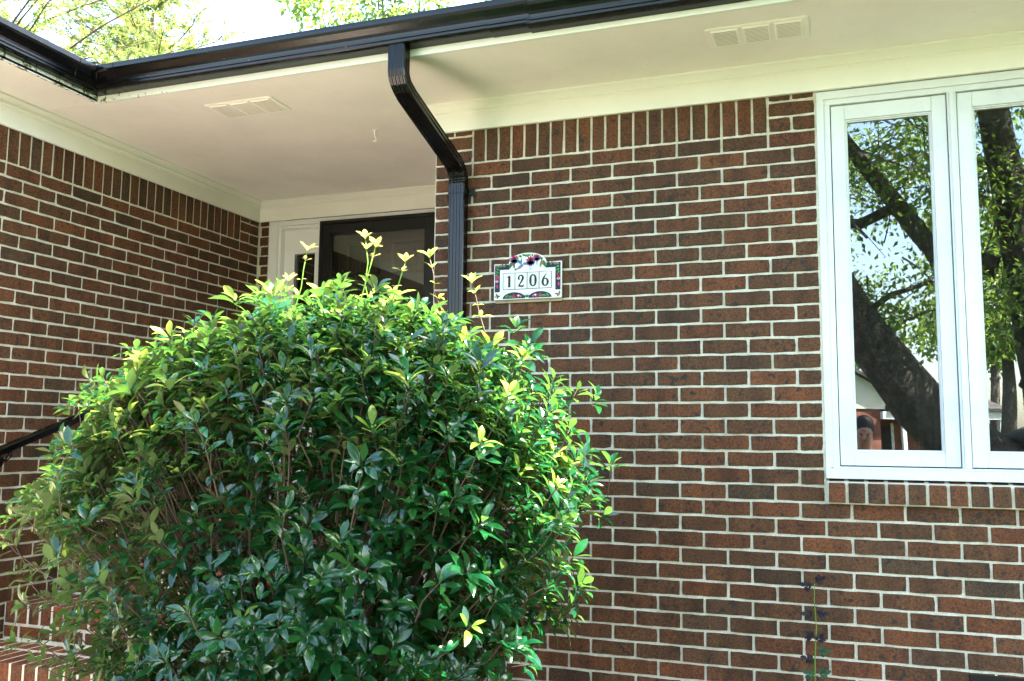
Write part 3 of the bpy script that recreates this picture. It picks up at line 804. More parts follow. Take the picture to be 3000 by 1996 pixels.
def circ(x, z, r, n=14, r2=None, a0=0, a1=2*math.pi): return [(x + r*math.cos(t), z + (r2 or r)*math.sin(t)) for t in np.linspace(a0, a1, n, endpoint=(a1 - a0 < 6.2))]
# dark border panels
il, ir = X0 + .0045, X1 - .0045
flat(rect(il, il + .026, -.664, ZT_ - .006), 'navy'); flat(rect(ir - .026, ir, -.664, ZT_ - .006), 'navy')
flat(rect(il + .026, .410, ZT_ - .030, ZT_ - .005), 'navy', 1); flat(rect(.600, ir - .026, ZT_ - .030, ZT_ - .005), 'navy', 1)
def dome(x, z, rx, rz): return [(x + rx*math.cos(t), z + rz*math.sin(t)) for t in np.linspace(0, math.pi, 16)]
flat(dome(.437, ZB_ + .0045, .058, .031), 'navy'); flat(dome(.569, ZB_ + .0045, .058, .031), 'navy')
r2 = random.Random(3)
# side columns: leaves, buds and a white-skirted flower
for xx, sgn in ((il + .0105, 1), (ir - .0105, -1)):
    for i, zz in enumerate((ZT_ - .012, ZT_ - .022, ZT_ - .034, ZT_ - .046)):
        flat(leafpoly(xx - .004*sgn, zz, math.pi/2 - sgn*(1.9 + .3*i), .022, .010, .3*sgn), 'p_green', 2); flat(leafpoly(xx - .004*sgn, zz, math.pi/2 - sgn*(2.0 + .3*i), .015, .004, .3*sgn), 'p_lime', 3)
    for (dx, dz, a, ln, wd) in ((0, -.056, -1.9, .02, .008), (.002, -.056, -1.2, .022, .008), (-.002, -.064, -1.6, .024, .009), (0, -.10, -1.4, .022, .008), (-.003, -.016, 2.2, .012, .006)):
        flat(leafpoly(xx + dx*sgn, ZT_ + dz, a, ln, wd), 'p_pink', 3)
    for a in (-2.5, -2.0, -1.1, -.6): flat(leafpoly(xx, ZT_ - .082, a, .010, .007), 'ceramic', 4)
    flat(leafpoly(xx, ZT_ - .076, -1.57, .018, .006), 'p_rose', 5)
    # top corner sprays
    for k2 in range(4): flat(leafpoly(xx + sgn*(.014 + .009*k2), ZT_ - .016, (.5 if sgn > 0 else 2.6) + .5*(k2 % 2)*sgn, .020, .009, .2), 'p_green' if k2 % 2 else 'p_lime', 3)
    for k2 in range(3): flat(leafpoly(xx + sgn*(.004 + .012*k2), ZT_ - .010, (.2 if sgn > 0 else 2.9), .010, .005), 'p_rose', 4)
    # bottom corner sprig on white
    flat(leafpoly(xx - .004*sgn, ZB_ + .034, -1.3, .026, .009, .35*sgn), 'p_green', 2); flat(leafpoly(xx - .002*sgn, ZB_ + .018, 0.1 if sgn > 0 else 3.0, .022, .009), 'p_pink', 2)
    flat(leafpoly(xx, ZB_ + .018, -1.1 if sgn > 0 else -2.0, .014, .007), 'p_green', 3); flat(leafpoly(xx - .006*sgn, ZB_ + .022, -1.7, .012, .005), 'p_rose', 3)
# bottom domes
for xc_, sgn in ((.437, 1), (.569, -1)):
    for k2 in range(5): flat(leafpoly(xc_ - sgn*(.045 - .009*k2), ZB_ + .009, (.9 if sgn > 0 else 2.2) - .12*k2*sgn, .022, .007, -.2*sgn), 'p_green' if k2 % 2 else 'p_lime', 2)
    for k2, a in enumerate((.1, .6, -.2, 2.4, 3.0)): flat(leafpoly(xc_ + sgn*.008, ZB_ + .014, a if sgn > 0 else math.pi - a, .020, .007), 'p_pink', 3)
    flat(leafpoly(xc_ + sgn*.018, ZB_ + .016, .4 if sgn > 0 else 2.7, .012, .008), 'ceramic', 4); flat(circ(xc_ + sgn*.034, ZB_ + .015, .005), 'p_rose', 4)
for a in (.7, 1.2, 1.9, 2.4): flat(leafpoly(.503, ZB_ + .007, a, .020, .006), 'p_green', 3)
# arch: leaves along the rim, flowers, a small bird
for t in np.linspace(.4, math.pi - .4, 20):
    flat(leafpoly(cxa + (ra - .008)*math.cos(t), ZT_ + (ZA - ZT_ - .007)*math.sin(t), t + math.pi + r2.uniform(-.9, .9), r2.uniform(.014, .022), .009), r2.choice(['p_green', 'p_lime']), 1)
def bloom(x, z, s_, col='p_purple'):
    for a in (3.5, 4.0, 4.5, 5.0, 5.5, 5.9): flat(leafpoly(x, z, a, .020*s_, .012*s_), col, 3)
    for a in (.3, .9, 1.5, 2.1, 2.8): flat(leafpoly(x, z, a, .021*s_, .008*s_), 'p_pink', 2)
    for dx in (-.003, 0, .003): flat(rect(x + dx*s_ - .0004, x + dx*s_ + .0004, z - .034*s_, z - .018*s_), 'navy', 2)
bloom(.520, -.519, 1.35); bloom(.552, -.505, 1.0); bloom(.437, -.508, 1.2)
for sgn, xx in ((1, .418), (-1, .590)):
    flat(leafpoly(xx + sgn*.008, -.516, -1.9 if sgn > 0 else -1.25, .046, .016, -.1*sgn), 'p_green', 1); flat(leafpoly(xx + sgn*.012, -.516, -1.3 if sgn > 0 else -1.85, .040, .013), 'p_lime', 1)
    flat(leafpoly(xx + sgn*.008, -.522, -1.57, .020, .008), 'p_pink', 3)
bird = [leafpoly(.482, -.533, math.pi + .65, .044, .016), ]
flat(leafpoly(.487, -.534, math.pi + .55, .046, .015), 'p_rose', 4); flat(leafpoly(.480, -.530, math.pi + .80, .036, .008), 'p_blue', 5)
flat(leafpoly(.476, -.534, 2.35, .042, .013), 'p_blue', 5); flat(leafpoly(.468, -.524, 2.35, .030, .008), 'p_green', 6)
flat(leafpoly(.474, -.530, 1.62, .028, .008), 'p_green', 3); flat(circ(.490, -.530, .0065), 'p_blue', 6); flat(leafpoly(.488, -.533, -.15, .012, .007), 'p_pink', 7)
flat([(.495, -.530), (.508, -.5325), (.495, -.532)], 'navy', 6); flat(leafpoly(.452, -.553, math.pi + .5, .016, .009), 'p_green', 4)
nm = {'navy': 'dark_border', 'p_green': 'painted_leaves', 'p_lime': 'painted_light_leaves', 'p_pink': 'painted_petals', 'p_rose': 'painted_buds', 'p_purple': 'painted_blooms', 'p_blue': 'painted_bird', 'ceramic': 'painted_white_petals'}
for c_, mb_ in PL.items(): tag(mb_.build(nm[c_], c_, sg), kind='stuff')
# digits on tiles
TX0, TX1, TZ0, TZ1 = .3815, .6255, -.6525, -.5745
m = MB(); m.box(TX0 - .0010, TX1 + .0010, -.0222, -.0208, TZ0 - .0018, TZ1 + .0018); m.build('tile_recess', 'ink', sg)
tw = (TX1 - TX0)/4
def stroke(mb_, pts, wid, y_):
    """ribbon of varying width along a smooth path"""
    pts = np.array(pts, float); n = len(pts); k = 40
    t = np.linspace(0, n - 1, k); q = np.zeros((k, 2)); ww = np.interp(t, np.arange(n), wid)
    for a, tt in enumerate(t):          # Catmull-Rom
        i = min(int(tt), n - 2); u = tt - i
        p0, p1, p2_, p3 = pts[max(i-1, 0)], pts[i], pts[i+1], pts[min(i+2, n-1)]
        q[a] = .5*((2*p1) + (p2_ - p0)*u + (2*p0 - 5*p1 + 4*p2_ - p3)*u*u + (3*p1 - p0 - 3*p2_ + p3)*u**3)
    d = np.gradient(q, axis=0); d /= np.linalg.norm(d, axis=1)[:, None] + 1e-9; nn = np.stack([-d[:, 1], d[:, 0]], 1)
    L_ = q + nn*ww[:, None]/2; R_ = q - nn*ww[:, None]/2
    V = [(x, y_, z) for x, z in L_] + [(x, y_, z) for x, z in R_]
    mb_.add(V, [(i, i+1, k+i+1, k+i) for i in range(k-1)])
DIG = {'1': [([(.30, .80), (.42, .85), (.53, .93)], [.03, .06, .05]), ([(.54, .93), (.54, .5), (.54, .06)], [.15, .15, .15]), ([(.40, .045), (.54, .05), (.70, .045)], [.035, .05, .035])],
       '2': [([(.28, .72), (.29, .64), (.24, .70), (.30, .86), (.50, .95), (.70, .84), (.70, .66), (.52, .40), (.24, .10)], [.06, .11, .11, .09, .07, .12, .14, .10, .07]), ([(.22, .075), (.45, .085), (.68, .06), (.76, .09), (.78, .22)], [.08, .10, .11, .08, .02])],
       '0': [([(.5, .95), (.27, .82), (.21, .5), (.27, .18), (.5, .05), (.73, .18), (.79, .5), (.73, .82), (.5, .95)], [.06, .11, .15, .11, .06, .11, .15, .11, .06])],
       '6': [([(.70, .99), (.48, .83), (.30, .58), (.22, .33), (.30, .12), (.50, .04), (.70, .12), (.78, .32), (.70, .52), (.50, .60), (.34, .52)], [.02, .07, .12, .15, .12, .07, .11, .15, .11, .06, .03])]}
for i, ch in enumerate('1206'):
    a = TX0 + i*tw + .0016; b_ = TX0 + (i+1)*tw - .0016
    m = MB(); m.box(a, b_, -.0236, -.0220, TZ0 + .0003, TZ1 - .0003); tl = m.build('number_tile', 'ceramic_cream' if ch == '0' else 'ceramic', sg, bevel=.0007)
    d = MB()
    wd = b_ - a; hh = (TZ1 - TZ0)
    for pts, wid in DIG[ch]:
        stroke(d, [(a + wd*(.5 + (u - .5)*.78), TZ0 + hh*(.11 + .78*v)) for u, v in pts], [w_*wd*1.35 for w_ in wid], -.0241)
    o = d.build('digit', 'ink', tl); sm_ = o.modifiers.new('solid', 'SOLIDIFY'); sm_.thickness = .0003; sm_.offset = 0

# ------------------------------------------------------------------ leaves
def leaf_template(nseg, fold, curl, twist=0.0, wmax=.395, tipw=1.10):
    """unit-length leaf along +x, upper face +z; returns verts (2 rows of edges + midrib) and quads"""
    V = []; F = []
    ts = np.linspace(0, 1, nseg + 1)
    for t in ts:
        w_ = wmax/2 * math.sin(math.pi * t**tipw)**.8 if 0 < t < 1 else (.02 if t == 0 else .012)
        z = curl * (t**2) * -1 + .05*math.sin(math.pi*t)
        tw_ = twist*t
        for s_ in (-1, 0, 1):
            y_ = s_*w_; zz = z + abs(s_)*w_*fold
            V.append((t, y_*math.cos(tw_) - 0*zz, zz + y_*math.sin(tw_)))
    for i in range(nseg):
        a = i*3
        F += [(a, a+3, a+4, a+1), (a+1, a+4, a+5, a+2)]
    return np.array(V), np.array(F)

def frames(d, nrm):
    d = d/np.linalg.norm(d, axis=1)[:, None]
    nrm = nrm - d*np.sum(d*nrm, axis=1)[:, None]; nrm /= np.linalg.norm(nrm, axis=1)[:, None] + 1e-9
    y_ = np.cross(nrm, d)
    return np.stack([d, y_, nrm], axis=2)        # columns

def bake_leaves(pos, rot, ln, tmpl):
    """instances of template meshes into one vertex/face array"""
    VV = []; FF = []; o = 0; per = []
    for (tv, tf), idx in tmpl:
        if len(idx) == 0: continue
        v = np.einsum('nij,kj->nki', rot[idx], tv) * ln[idx][:, None, None] + pos[idx][:, None, :]
        n, k = v.shape[:2]
        f = tf[None] + (np.arange(n)*k)[:, None, None] + o
        VV.append(v.reshape(-1, 3)); FF.append(f.reshape(-1, tf.shape[1])); per.append(np.repeat(idx, len(tf))); o += n*k
    return np.concatenate(VV), np.concatenate(FF), np.concatenate(per)

# ------------------------------------------------------------------ the big shrub
SB_ = (0.10, -1.20)
shrub = thing('evergreen_shrub', 'large rounded glossy green broadleaf shrub in front of the entry steps', 'shrub', (SB_[0], SB_[1], GZ))
zs = np.array([-2.76, -2.55, -2.35, -2.15, -2.0, -1.85, -1.72, -1.62, -1.50, -1.40, -1.28, -1.13, -1.0, -.90, -.82, -.76])
xl = np.array([-.15, -.45, -.62, -.70, -.74, -.76, -.84, -.97, -.90, -.84, -.80, -.75, -.62, -.42, -.2, 0.05])
xr = np.array([.26, .46, .62, .74, .81, .86, .92, .98, 1.02, 1.03, .98, .90, .80, .70, .56, .42])
wyf = np.array([.2, .42, .52, .57, .58, .58, .57, .56, .54, .52, .48, .42, .34, .26, .19, .12])
wyb = wyf * .95
def shell(z, ph, rho):
    L_, R_, f_, b_ = (np.interp(z, zs, a) for a in (xl, xr, wyf, wyb))
    c = np.cos(ph); s_ = np.sin(ph)
    xc_ = (L_ + R_)/2; hw = (R_ - L_)/2
    return xc_ + hw*np.sign(c)*np.abs(c)**.85*rho, SB_[1] + np.where(s_ < 0, f_, b_)*s_*rho
def in_solid(p):
    x, y_, z = p[..., 0], p[..., 1], p[..., 2]
    st_ = (x < SX1 + .02) & (((z < -2.0) & (y_ > -.31)) | ((z < -2.18) & (y_ > -.62)) | ((z < -2.35) & (y_ > -.975)) | ((z < -2.52) & (y_ > -1.28)))
    return st_ | (y_ > -.06) | (z < GZ + .04)

zs = zs - .07; zs[-6:] = [-1.35, -1.22, -1.11, -1.03, -.97, -.93]
N = 4300
zz = rng.uniform(-2.62, -.95, N); wgt = np.interp(zz, zs, xr - xl); keep = rng.uniform(0, 2.45, N) < wgt; zz = zz[keep]
ph = rng.uniform(0, 2*math.pi, len(zz)); rho = np.where(rng.random(len(zz)) < .70, rng.uniform(.86, 1.04, len(zz)), rng.uniform(.45, .9, len(zz)))
# uneven outline: lumps and hollows
lump = 1 + .08*np.sin(3*ph + 2.1*zz*3) + .07*np.sin(7*ph - 9*zz) + .05*np.sin(13*ph + 17*zz)
x, y_ = shell(zz, ph, rho*lump)
C = np.stack([x, y_, zz + rng.normal(0, .02, len(zz))], 1)
# crown cap: extra rosettes over the top surface
tx = rng.uniform(-1.05, 1.02, 600); ty = rng.uniform(-1.68, -.68, 600)
ztop = np.array([max([z for z in np.linspace(-.92, -1.9, 60) if (lambda L_, R_, f_: ((px - (L_+R_)/2)/((R_-L_)/2))**2 + ((py - SB_[1])/f_)**2 < 1)(np.interp(z, zs, xl), np.interp(z, zs, xr), np.interp(z, zs, wyf))] or [-9]) for px, py in zip(tx, ty)])
ok = ztop > -5
C2 = np.stack([tx, ty, ztop + rng.normal(0, .035, len(tx))], 1)[ok]
thin = (C[:, 0] < -.35) & (C[:, 2] < -1.7) & (rng.random(len(C)) < .5); C = C[~thin]
hole = np.sin(C[:, 0]*7.3 + 1.1)*np.sin(C[:, 2]*8.1 + .4) + .6*np.sin(C[:, 0]*15 + C[:, 2]*11); C = C[~((hole > .55) & (C[:, 2] < -1.25) & (rng.random(len(C)) < .62))]
# sprigs that break the outline
n3 = 240; z3 = rng.uniform(-2.3, -.98, n3); p3 = rng.uniform(0, 2*math.pi, n3); x3, y3 = shell(z3, p3, rng.uniform(1.05, 1.30, n3))
C3 = np.stack([x3, y3, z3 + rng.uniform(0, .06, n3)], 1); C3 = np.concatenate([C3, C2[rng.choice(len(C2), 70)] + np.stack([rng.normal(0, .04, 70), rng.normal(0, .03, 70), rng.uniform(.05, .13, 70)], 1)])
C = np.concatenate([C, C2, C3]); C = C[~in_solid(C)]
ax = C - np.array([SB_[0], SB_[1], -1.95]); ax[:, 2] = ax[:, 2]*.9 + .25
ax /= np.linalg.norm(ax, axis=1)[:, None]; ax[:, 2] += .45; ax += rng.normal(0, .28, ax.shape); ax /= np.linalg.norm(ax, axis=1)[:, None]

pos, dirs, nrms, lens, young = [], [], [], [], []
tw = MB()
for c, a in zip(C, ax):
    a = Vector(a); u = a.orthogonal().normalized(); v = a.cross(u)
    k = random.randint(6, 9); off = random.uniform(0, 6.28); topness = (c[2] + 1.6)/.8
    isy = random.random() < (.02 + .15*max(0, topness))
    s0 = random.uniform(.80, 1.15)
    for i in range(k):
        t = off + i*2.39996; inner = i/k
        op = random.uniform(1.05, 1.5) - inner*.6
        d = a*math.cos(op) + (u*math.cos(t) + v*math.sin(t))*math.sin(op)
        d += Vector((0, 0, -.12*random.random())); d.normalize()
        pos.append(Vector(c) - a*(.030*(1 - inner)) + d*.010); dirs.append(d)
        n_ = a + Vector((random.uniform(-.35, .35), random.uniform(-.35, .35), random.uniform(-.1, .4)))
        nrms.append(n_); lens.append(random.uniform(.046, .086)*s0*(1 - .25*inner)); young.append(1 if (isy and inner > .25) else 0)
    root = Vector((SB_[0], SB_[1], -2.3)); back = (Vector(c) - root); L_ = min(.20, back.length*.3)
    mid = Vector(c) - a*.10*random.uniform(.8, 1.3); end = Vector(c) - back.normalized()*L_*random.uniform(.8, 1.2) - Vector((0, 0, .05))
    if random.random() < .6: tw.tube([tuple(Vector(c) + a*.004), tuple(mid), tuple(end)], [.0014, .0020, .0026], 4, False)
    # a few leaves back along the twig
    for q in range(random.randint(1, 3)):
        t = random.random(); b_ = mid.lerp(end, t*.6); t2 = random.uniform(0, 6.28)
        d = (a*.3 + (u*math.cos(t2) + v*math.sin(t2)) + Vector((0, 0, -.1))).normalized()
        pos.append(b_); dirs.append(d); nrms.append(a + Vector((0, 0, .5))); lens.append(random.uniform(.05, .078)); young.append(0)
pos = np.array([tuple(p) for p in pos]); dirs = np.array([tuple(p) for p in dirs]); nrms = np.array([tuple(p) for p in nrms]); lens = np.array(lens); young = np.array(young)
tip = pos + dirs*lens[:, None]
ok = ~(in_solid(pos) | in_solid(tip)); pos, dirs, nrms, lens, young = pos[ok], dirs[ok], nrms[ok], lens[ok], young[ok]
rot = frames(dirs, nrms)
TM = [leaf_template(5, .26, .12), leaf_template(5, .38, .26, .15), leaf_template(5, .18, -.10, -.15), leaf_template(5, .30, .36), leaf_template(5, .42, .06, .25, .40)]
which = rng.integers(0, len(TM), len(pos))
# the 300 leaves that show largest: near the camera, outermost, not hidden
cv = pos - np.array(CAM); dist = np.linalg.norm(cv, axis=1)
facing = np.abs(np.sum(rot[:, :, 2]*cv, axis=1))/dist
hid = np.zeros(len(pos))
ctr = pos + dirs*lens[:, None]*.5
vd = (np.array(CAM) - ctr); vd /= np.linalg.norm(vd, axis=1)[:, None]
cand = np.where((young == 0) & (pos[:, 1] < -1.35) & (pos[:, 2] > -2.42))[0]
score = np.full(len(pos), -1.0)
for i in cand:
    rel = ctr - ctr[i]; al = rel @ vd[i]; pd = np.linalg.norm(rel - al[:, None]*vd[i], axis=1)
    occ = np.sum((al > .012) & (pd < .028)); score[i] = lens[i]/dist[i]*(0.25 + facing[i])/(1 + .6*occ)
single = np.argsort(-score)[:300]
mask = np.ones(len(pos), bool); mask[single] = False
LM = []
for tv, tf in TM:
    me = bpy.data.meshes.new('leaf'); me.from_pydata([tuple(p) for p in tv], [], [tuple(int(i) for i in q) for q in tf]); me.materials.append(MT['leaf_one']); me.polygons.foreach_set('use_smooth', [True]*len(me.polygons)); me.update(); LM.append(me)
for i in single:
    q = Matrix(rot[i].tolist()).to_quaternion()
    place('leaf', LM[which[i]], shrub, tuple(pos[i]), rot=q, scale=(float(lens[i]),)*3)
for nm_, sel, mt in (('leaves', mask & (young == 0), 'leaf'), ('young_leaves', mask & (young == 1), 'leaf_young')):
    idx = np.where(sel)[0]
    V, F, per = bake_leaves(pos, rot, lens, [(TM[t], idx[which[idx] == t]) for t in range(len(TM))])
    tv = rng.random(len(pos)); tag(mk_np(nm_, V, F, mt, shrub, tint=tv[per], smooth=True), kind='stuff')
tag(tw.build('twigs', 'twig', shrub, smooth=True), kind='stuff')
# stems
def limb(a, b_, n, wob, r0, r1):
    a, b_ = Vector(a), Vector(b_); pts = []
    for i in range(n+1):
        t = i/n; p_ = a.lerp(b_, t) + Vector((random.gauss(0, wob), random.gauss(0, wob), random.gauss(0, wob)*.6))*math.sin(math.pi*t); pts.append(p_)
    return pts, [r0 + (r1 - r0)*i/n for i in range(n+1)]
for k_ in range(8):
    an = k_*.8 + .3; s_ = MB()
    p0 = (SB_[0] + .08*math.cos(an), SB_[1] + .06*math.sin(an), GZ); p1 = (SB_[0] + .35*math.cos(an), SB_[1] + .2*math.sin(an), -2.1)
    a, r_ = limb(p0, p1, 4, .02, .028, .020); s_.tube(a, r_, 7)
    for q in range(4):
        a2 = an + random.uniform(-.7, .7); z_ = random.uniform(-1.6, -1.05); xx, yy = shell(np.array(z_), np.array(a2), np.array(.72))
        c_, r_ = limb(a[-1] - (a[-1] - a[-2])*random.uniform(0, .8), (float(xx), float(yy), z_), 5, .03, .015, .006); s_.tube(c_, r_, 6)
    s_.build('stem', 'twig', shrub, smooth=True)
# tall shoots above the crown
for (sx_, sy, sz, hgt, kind) in [(.17, -1.0, -.60, .36, 'leaf_tip'), (.225, -1.02, -.64, .34, 'leaf_tip'), (-.091, -1.0, -.63, .30, 'leaf_tip'), (.345, -1.0, -.70, .25, 'leaf_tip'), (.447, -1.0, -.69, .26, 'leaf_young'), (.63, -1.02, -.80, .22, 'leaf_young'), (-.14, -1.05, -.76, .2, 'leaf_tip')]:
    sh = MB(); topv = Vector((sx_, sy, sz)); bot = topv - Vector((random.uniform(-.11, .11), random.uniform(-.05, .05), hgt))
    a, r_ = limb(bot, topv, 4, .006, .0034, .002); sh.tube(a, r_, 5); so = sh.build('shoot', 'rose_stem' if kind == 'leaf_tip' else 'twig', shrub, smooth=True)
    p_, d_, n_, l_ = [], [], [], []
    up = (topv - bot).normalized()
    for lev, cnt, op, ln in ((0, 5, .75, .046), (.04, 3, 1.1, .036), (hgt*.4, 2, 1.2, .022), (hgt*.62, 3, 1.3, .045)):
        of = random.uniform(0, 6.28)
        for q in range(cnt):
            t = of + q*6.283/cnt + random.uniform(-.3, .3); o_ = op + random.uniform(-.25, .25)
            p_.append(tuple(topv - up*lev)); d_.append((math.sin(o_)*math.cos(t), math.sin(o_)*math.sin(t), math.cos(o_))); n_.append((random.uniform(-.2, .2), random.uniform(-.2, .2), 1)); l_.append(ln*random.uniform(.8, 1.2))
    p_, d_, n_, l_ = map(np.array, (p_, d_, n_, l_))
    V, F, per = bake_leaves(p_, frames(d_, n_), l_, [(TM[q % 5], np.arange(q, len(p_), 5)) for q in range(5)])
    mk_np('shoot_leaves', V, F, kind, so, tint=rng.random(len(F)), smooth=True)

# ------------------------------------------------------------------ rose shoot by the window
rose = thing('rose_plant', 'thin rose shoot with purple leaves growing against the brick wall below the window', 'plant', (1.77, -.16, GZ))
sp = [(1.765, -.165, GZ), (1.775, -.16, -2.45), (1.772, -.16, -2.25), (1.782, -.165, -2.1), (1.776, -.16, -2.0), (1.779, -.16, -1.925)]
m = MB(); m.tube(sp, [.0032, .0028, .0025, .0022, .0018, .0012], 6); m.build('stem', 'rose_stem', rose, smooth=True)
lt = leaf_template(4, .15, .12, 0, .62, .9)
def rose_leaf(p0, ang, ln, mt):
    p0 = Vector(p0); d = Vector((math.cos(ang), random.uniform(-.5, .1), math.sin(ang))).normalized(); q = MB()
    q.tube([p0, p0 + d*ln], [.0014, .0009], 4); lf = q.build('leaf', mt, rose)
    sd_ = d.cross(Vector((0, -1, 0))).normalized(); P_, D_, N_, L_ = [], [], [], []
    for t, s_ in ((.45, 1), (.45, -1), (.78, 1), (.78, -1), (1, 0)):
        P_.append(tuple(p0 + d*ln*t)); dd = (d*(.55 if s_ else 1) + sd_*s_); D_.append(tuple(dd)); N_.append((random.uniform(-.3, .3), -1, .5)); L_.append(.023*(1.25 if s_ == 0 else 1)*random.uniform(.85, 1.15))
    P_, D_, N_, L_ = map(np.array, (P_, D_, N_, L_))
    V, F, per = bake_leaves(P_, frames(D_, N_), L_, [(lt, np.arange(5))]); mk_np('leaflets', V, F, mt, lf, tint=rng.random(len(F)), smooth=True)
for z_, ang, mt in ((-1.93, .6, 'rose_leaf'), (-1.955, 2.8, 'rose_leaf'), (-2.055, .25, 'rose_leaf'), (-2.06, 2.9, 'rose_leaf'), (-2.15, 2.6, 'rose_leaf'), (-2.165, .9, 'rose_leaf'), (-2.2, .2, 'rose_green'), (-2.235, 2.9, 'rose_leaf'), (-2.29, .4, 'rose_green'), (-2.30, 2.7, 'rose_green'), (-2.36, .3, 'rose_green'), (-2.4, 2.8, 'rose_green')):
    rose_leaf((1.777, -.16, z_), ang, .034, mt)
# crawl-space vent low on the wall
cvn = MB(); cvn.box(2.345, 2.55, -.012, .0, -2.50, -2.265)
for q in range(6): cvn.box(2.36, 2.535, -.018, -.012, -2.485 + q*.034, -2.465 + q*.034)
cvn.build('crawlspace_vent', 'storm_black', house, bevel=.002)

# ------------------------------------------------------------------ trees
def leaf_cloud(name, ctrs, rad, n, size, mat, parent, flat_=.75, tmpl=None, shellbias=.5):
    ctrs = np.array(ctrs); idx = rng.integers(0, len(ctrs), n)
    d = rng.normal(0, 1, (n, 3)); d /= np.linalg.norm(d, axis=1)[:, None]
    rr = rng.random(n)**shellbias * np.array(rad)[idx]
    p_ = ctrs[idx] + d*rr[:, None]*np.array([1, 1, flat_])
    dr = d*.5 + rng.normal(0, .7, (n, 3)) + np.array([0, 0, -.25]); nr = rng.normal(0, .6, (n, 3)) + np.array([0, 0, 1])
    ln = rng.uniform(.75, 1.25, n)*size
    tm = tmpl or (np.array([(0, 0, 0), (.35, -.26, .05), (1, 0, -.06), (.35, .26, .05)]), np.array([(0, 1, 2, 3)]))
    V, F, per = bake_leaves(p_, frames(dr, nr), ln, [(tm, np.arange(n))])
    tv = rng.random(n); return tag(mk_np(name, V, F, mat, parent, tint=tv[per]), kind='stuff')

# the big yard tree mirrored in the window
oak = thing('yard_tree', 'large leaning multi-limbed shade tree on the lawn mirrored in the window', 'tree', (4.4, -7.4, GZ))
m = MB()
m.tube([(4.5, -7.4, GZ - .1), (4.35, -7.3, GZ + .35), (4.2, -7.2, -1.95), (4.0, -7.1, -1.2)], [.62, .46, .42, .40], 14)
m.build('trunk', 'bark', oak, smooth=True)
limbs = [([(4.1, -7.15, -1.9), (3.4, -7.0, -1.55), (2.75, -6.9, -.95), (2.1, -6.9, .0), (1.5, -6.6, 1.2), (.8, -6.2, 2.6), (.2, -5.6, 4.0)], [.38, .34, .30, .26, .21, .15, .08]),
         ([(4.15, -7.1, -1.6), (4.08, -7.0, -.6), (3.9, -6.9, .6), (3.65, -6.8, 2.0), (3.4, -6.3, 3.6), (2.9, -5.4, 5.2)], [.50, .42, .34, .26, .18, .08]),
         ([(3.62, -6.9, .55), (3.0, -6.9, .75), (2.55, -6.9, 1.35), (2.0, -6.8, 2.2), (1.6, -6.2, 3.4), (1.4, -5.2, 4.4)], [.19, .17, .15, .12, .09, .05]),
         ([(2.55, -6.9, 1.3), (2.2, -6.95, 1.15), (1.8, -7.0, 1.25), (1.1, -7.2, 1.6)], [.10, .09, .08, .04]),
         ([(3.9, -7.0, -.8), (4.5, -7.1, .4), (5.2, -7.2, 1.8), (6.0, -7.0, 3.5)], [.26, .22, .17, .08]),
         ([(3.3, -6.7, 2.3), (3.3, -5.8, 3.2), (3.3, -4.2, 3.8), (3.2, -2.4, 4.0), (3.1, -1.3, 3.9)], [.15, .12, .08, .06, .02]),  # limb added out of view to carry the shading foliage
         ([(2.1, -6.9, .0), (2.5, -7.1, .35), (2.9, -7.4, .5), (3.5, -7.8, .55)], [.06, .05, .04, .02])]
for li_, (pt_, rd) in enumerate(limbs):
    q = MB(); q.tube([(a_ + random.gauss(0, .02), b_ + random.gauss(0, .02), c_ + random.gauss(0, .02)) for a_, b_, c_ in pt_], [r_*(1.0 if li_ == 0 else .66) for r_ in rd], 12); q.build('limb', 'bark', oak, smooth=True)
oc, orad = [], []
for pt_, rd in limbs:
    for p_ in pt_[2:]:
        for q in range(4):
            oc.append((p_[0] + random.gauss(0, .9), p_[1] + random.gauss(0, .9), max(p_[2] + random.gauss(.4, .7), .1))); orad.append(random.uniform(.45, .95))
oc += [(2.4 + random.uniform(-.8, 1.8), -8.6 + random.uniform(-1, .6), random.uniform(.0, 3.2)) for q in range(6)]; orad += [.6]*6
leaf_cloud('crown', oc, orad, 31000, .08, 'oak_leaf', oak)
ov = [(random.uniform(2.6, 8.5), random.uniform(-6.5, -1.2), random.uniform(3.4, 4.6)) for q in range(150)] + [(random.uniform(2.3, 4.4), random.uniform(-2.6, -1.18), random.uniform(3.4, 4.2)) for q in range(75)]  # unseen foliage added overhead to shade the shrub front and right lawn
ov = [p_ for p_ in ov if not (3.45 < p_[0] < 5.2 and p_[1] > -1.95)]  # opening left so sun reaches the shrub's right flank
leaf_cloud('overhanging_shade_foliage', ov, [.42]*len(ov), 28000, .15, 'oak_leaf', oak)
sprays = MB()
for c_, r_ in zip(oc, orad):
    for q in range(3):
        d = Vector((random.gauss(0, 1), random.gauss(0, 1), random.gauss(0, .7))).normalized()*r_; a, rr_ = limb(Vector(c_) - d*.9, Vector(c_) + d*.9, 4, .06, .014, .004); sprays.tube(a, rr_, 4, False)
tag(sprays.build('branchlets', 'bark', oak), kind='stuff')

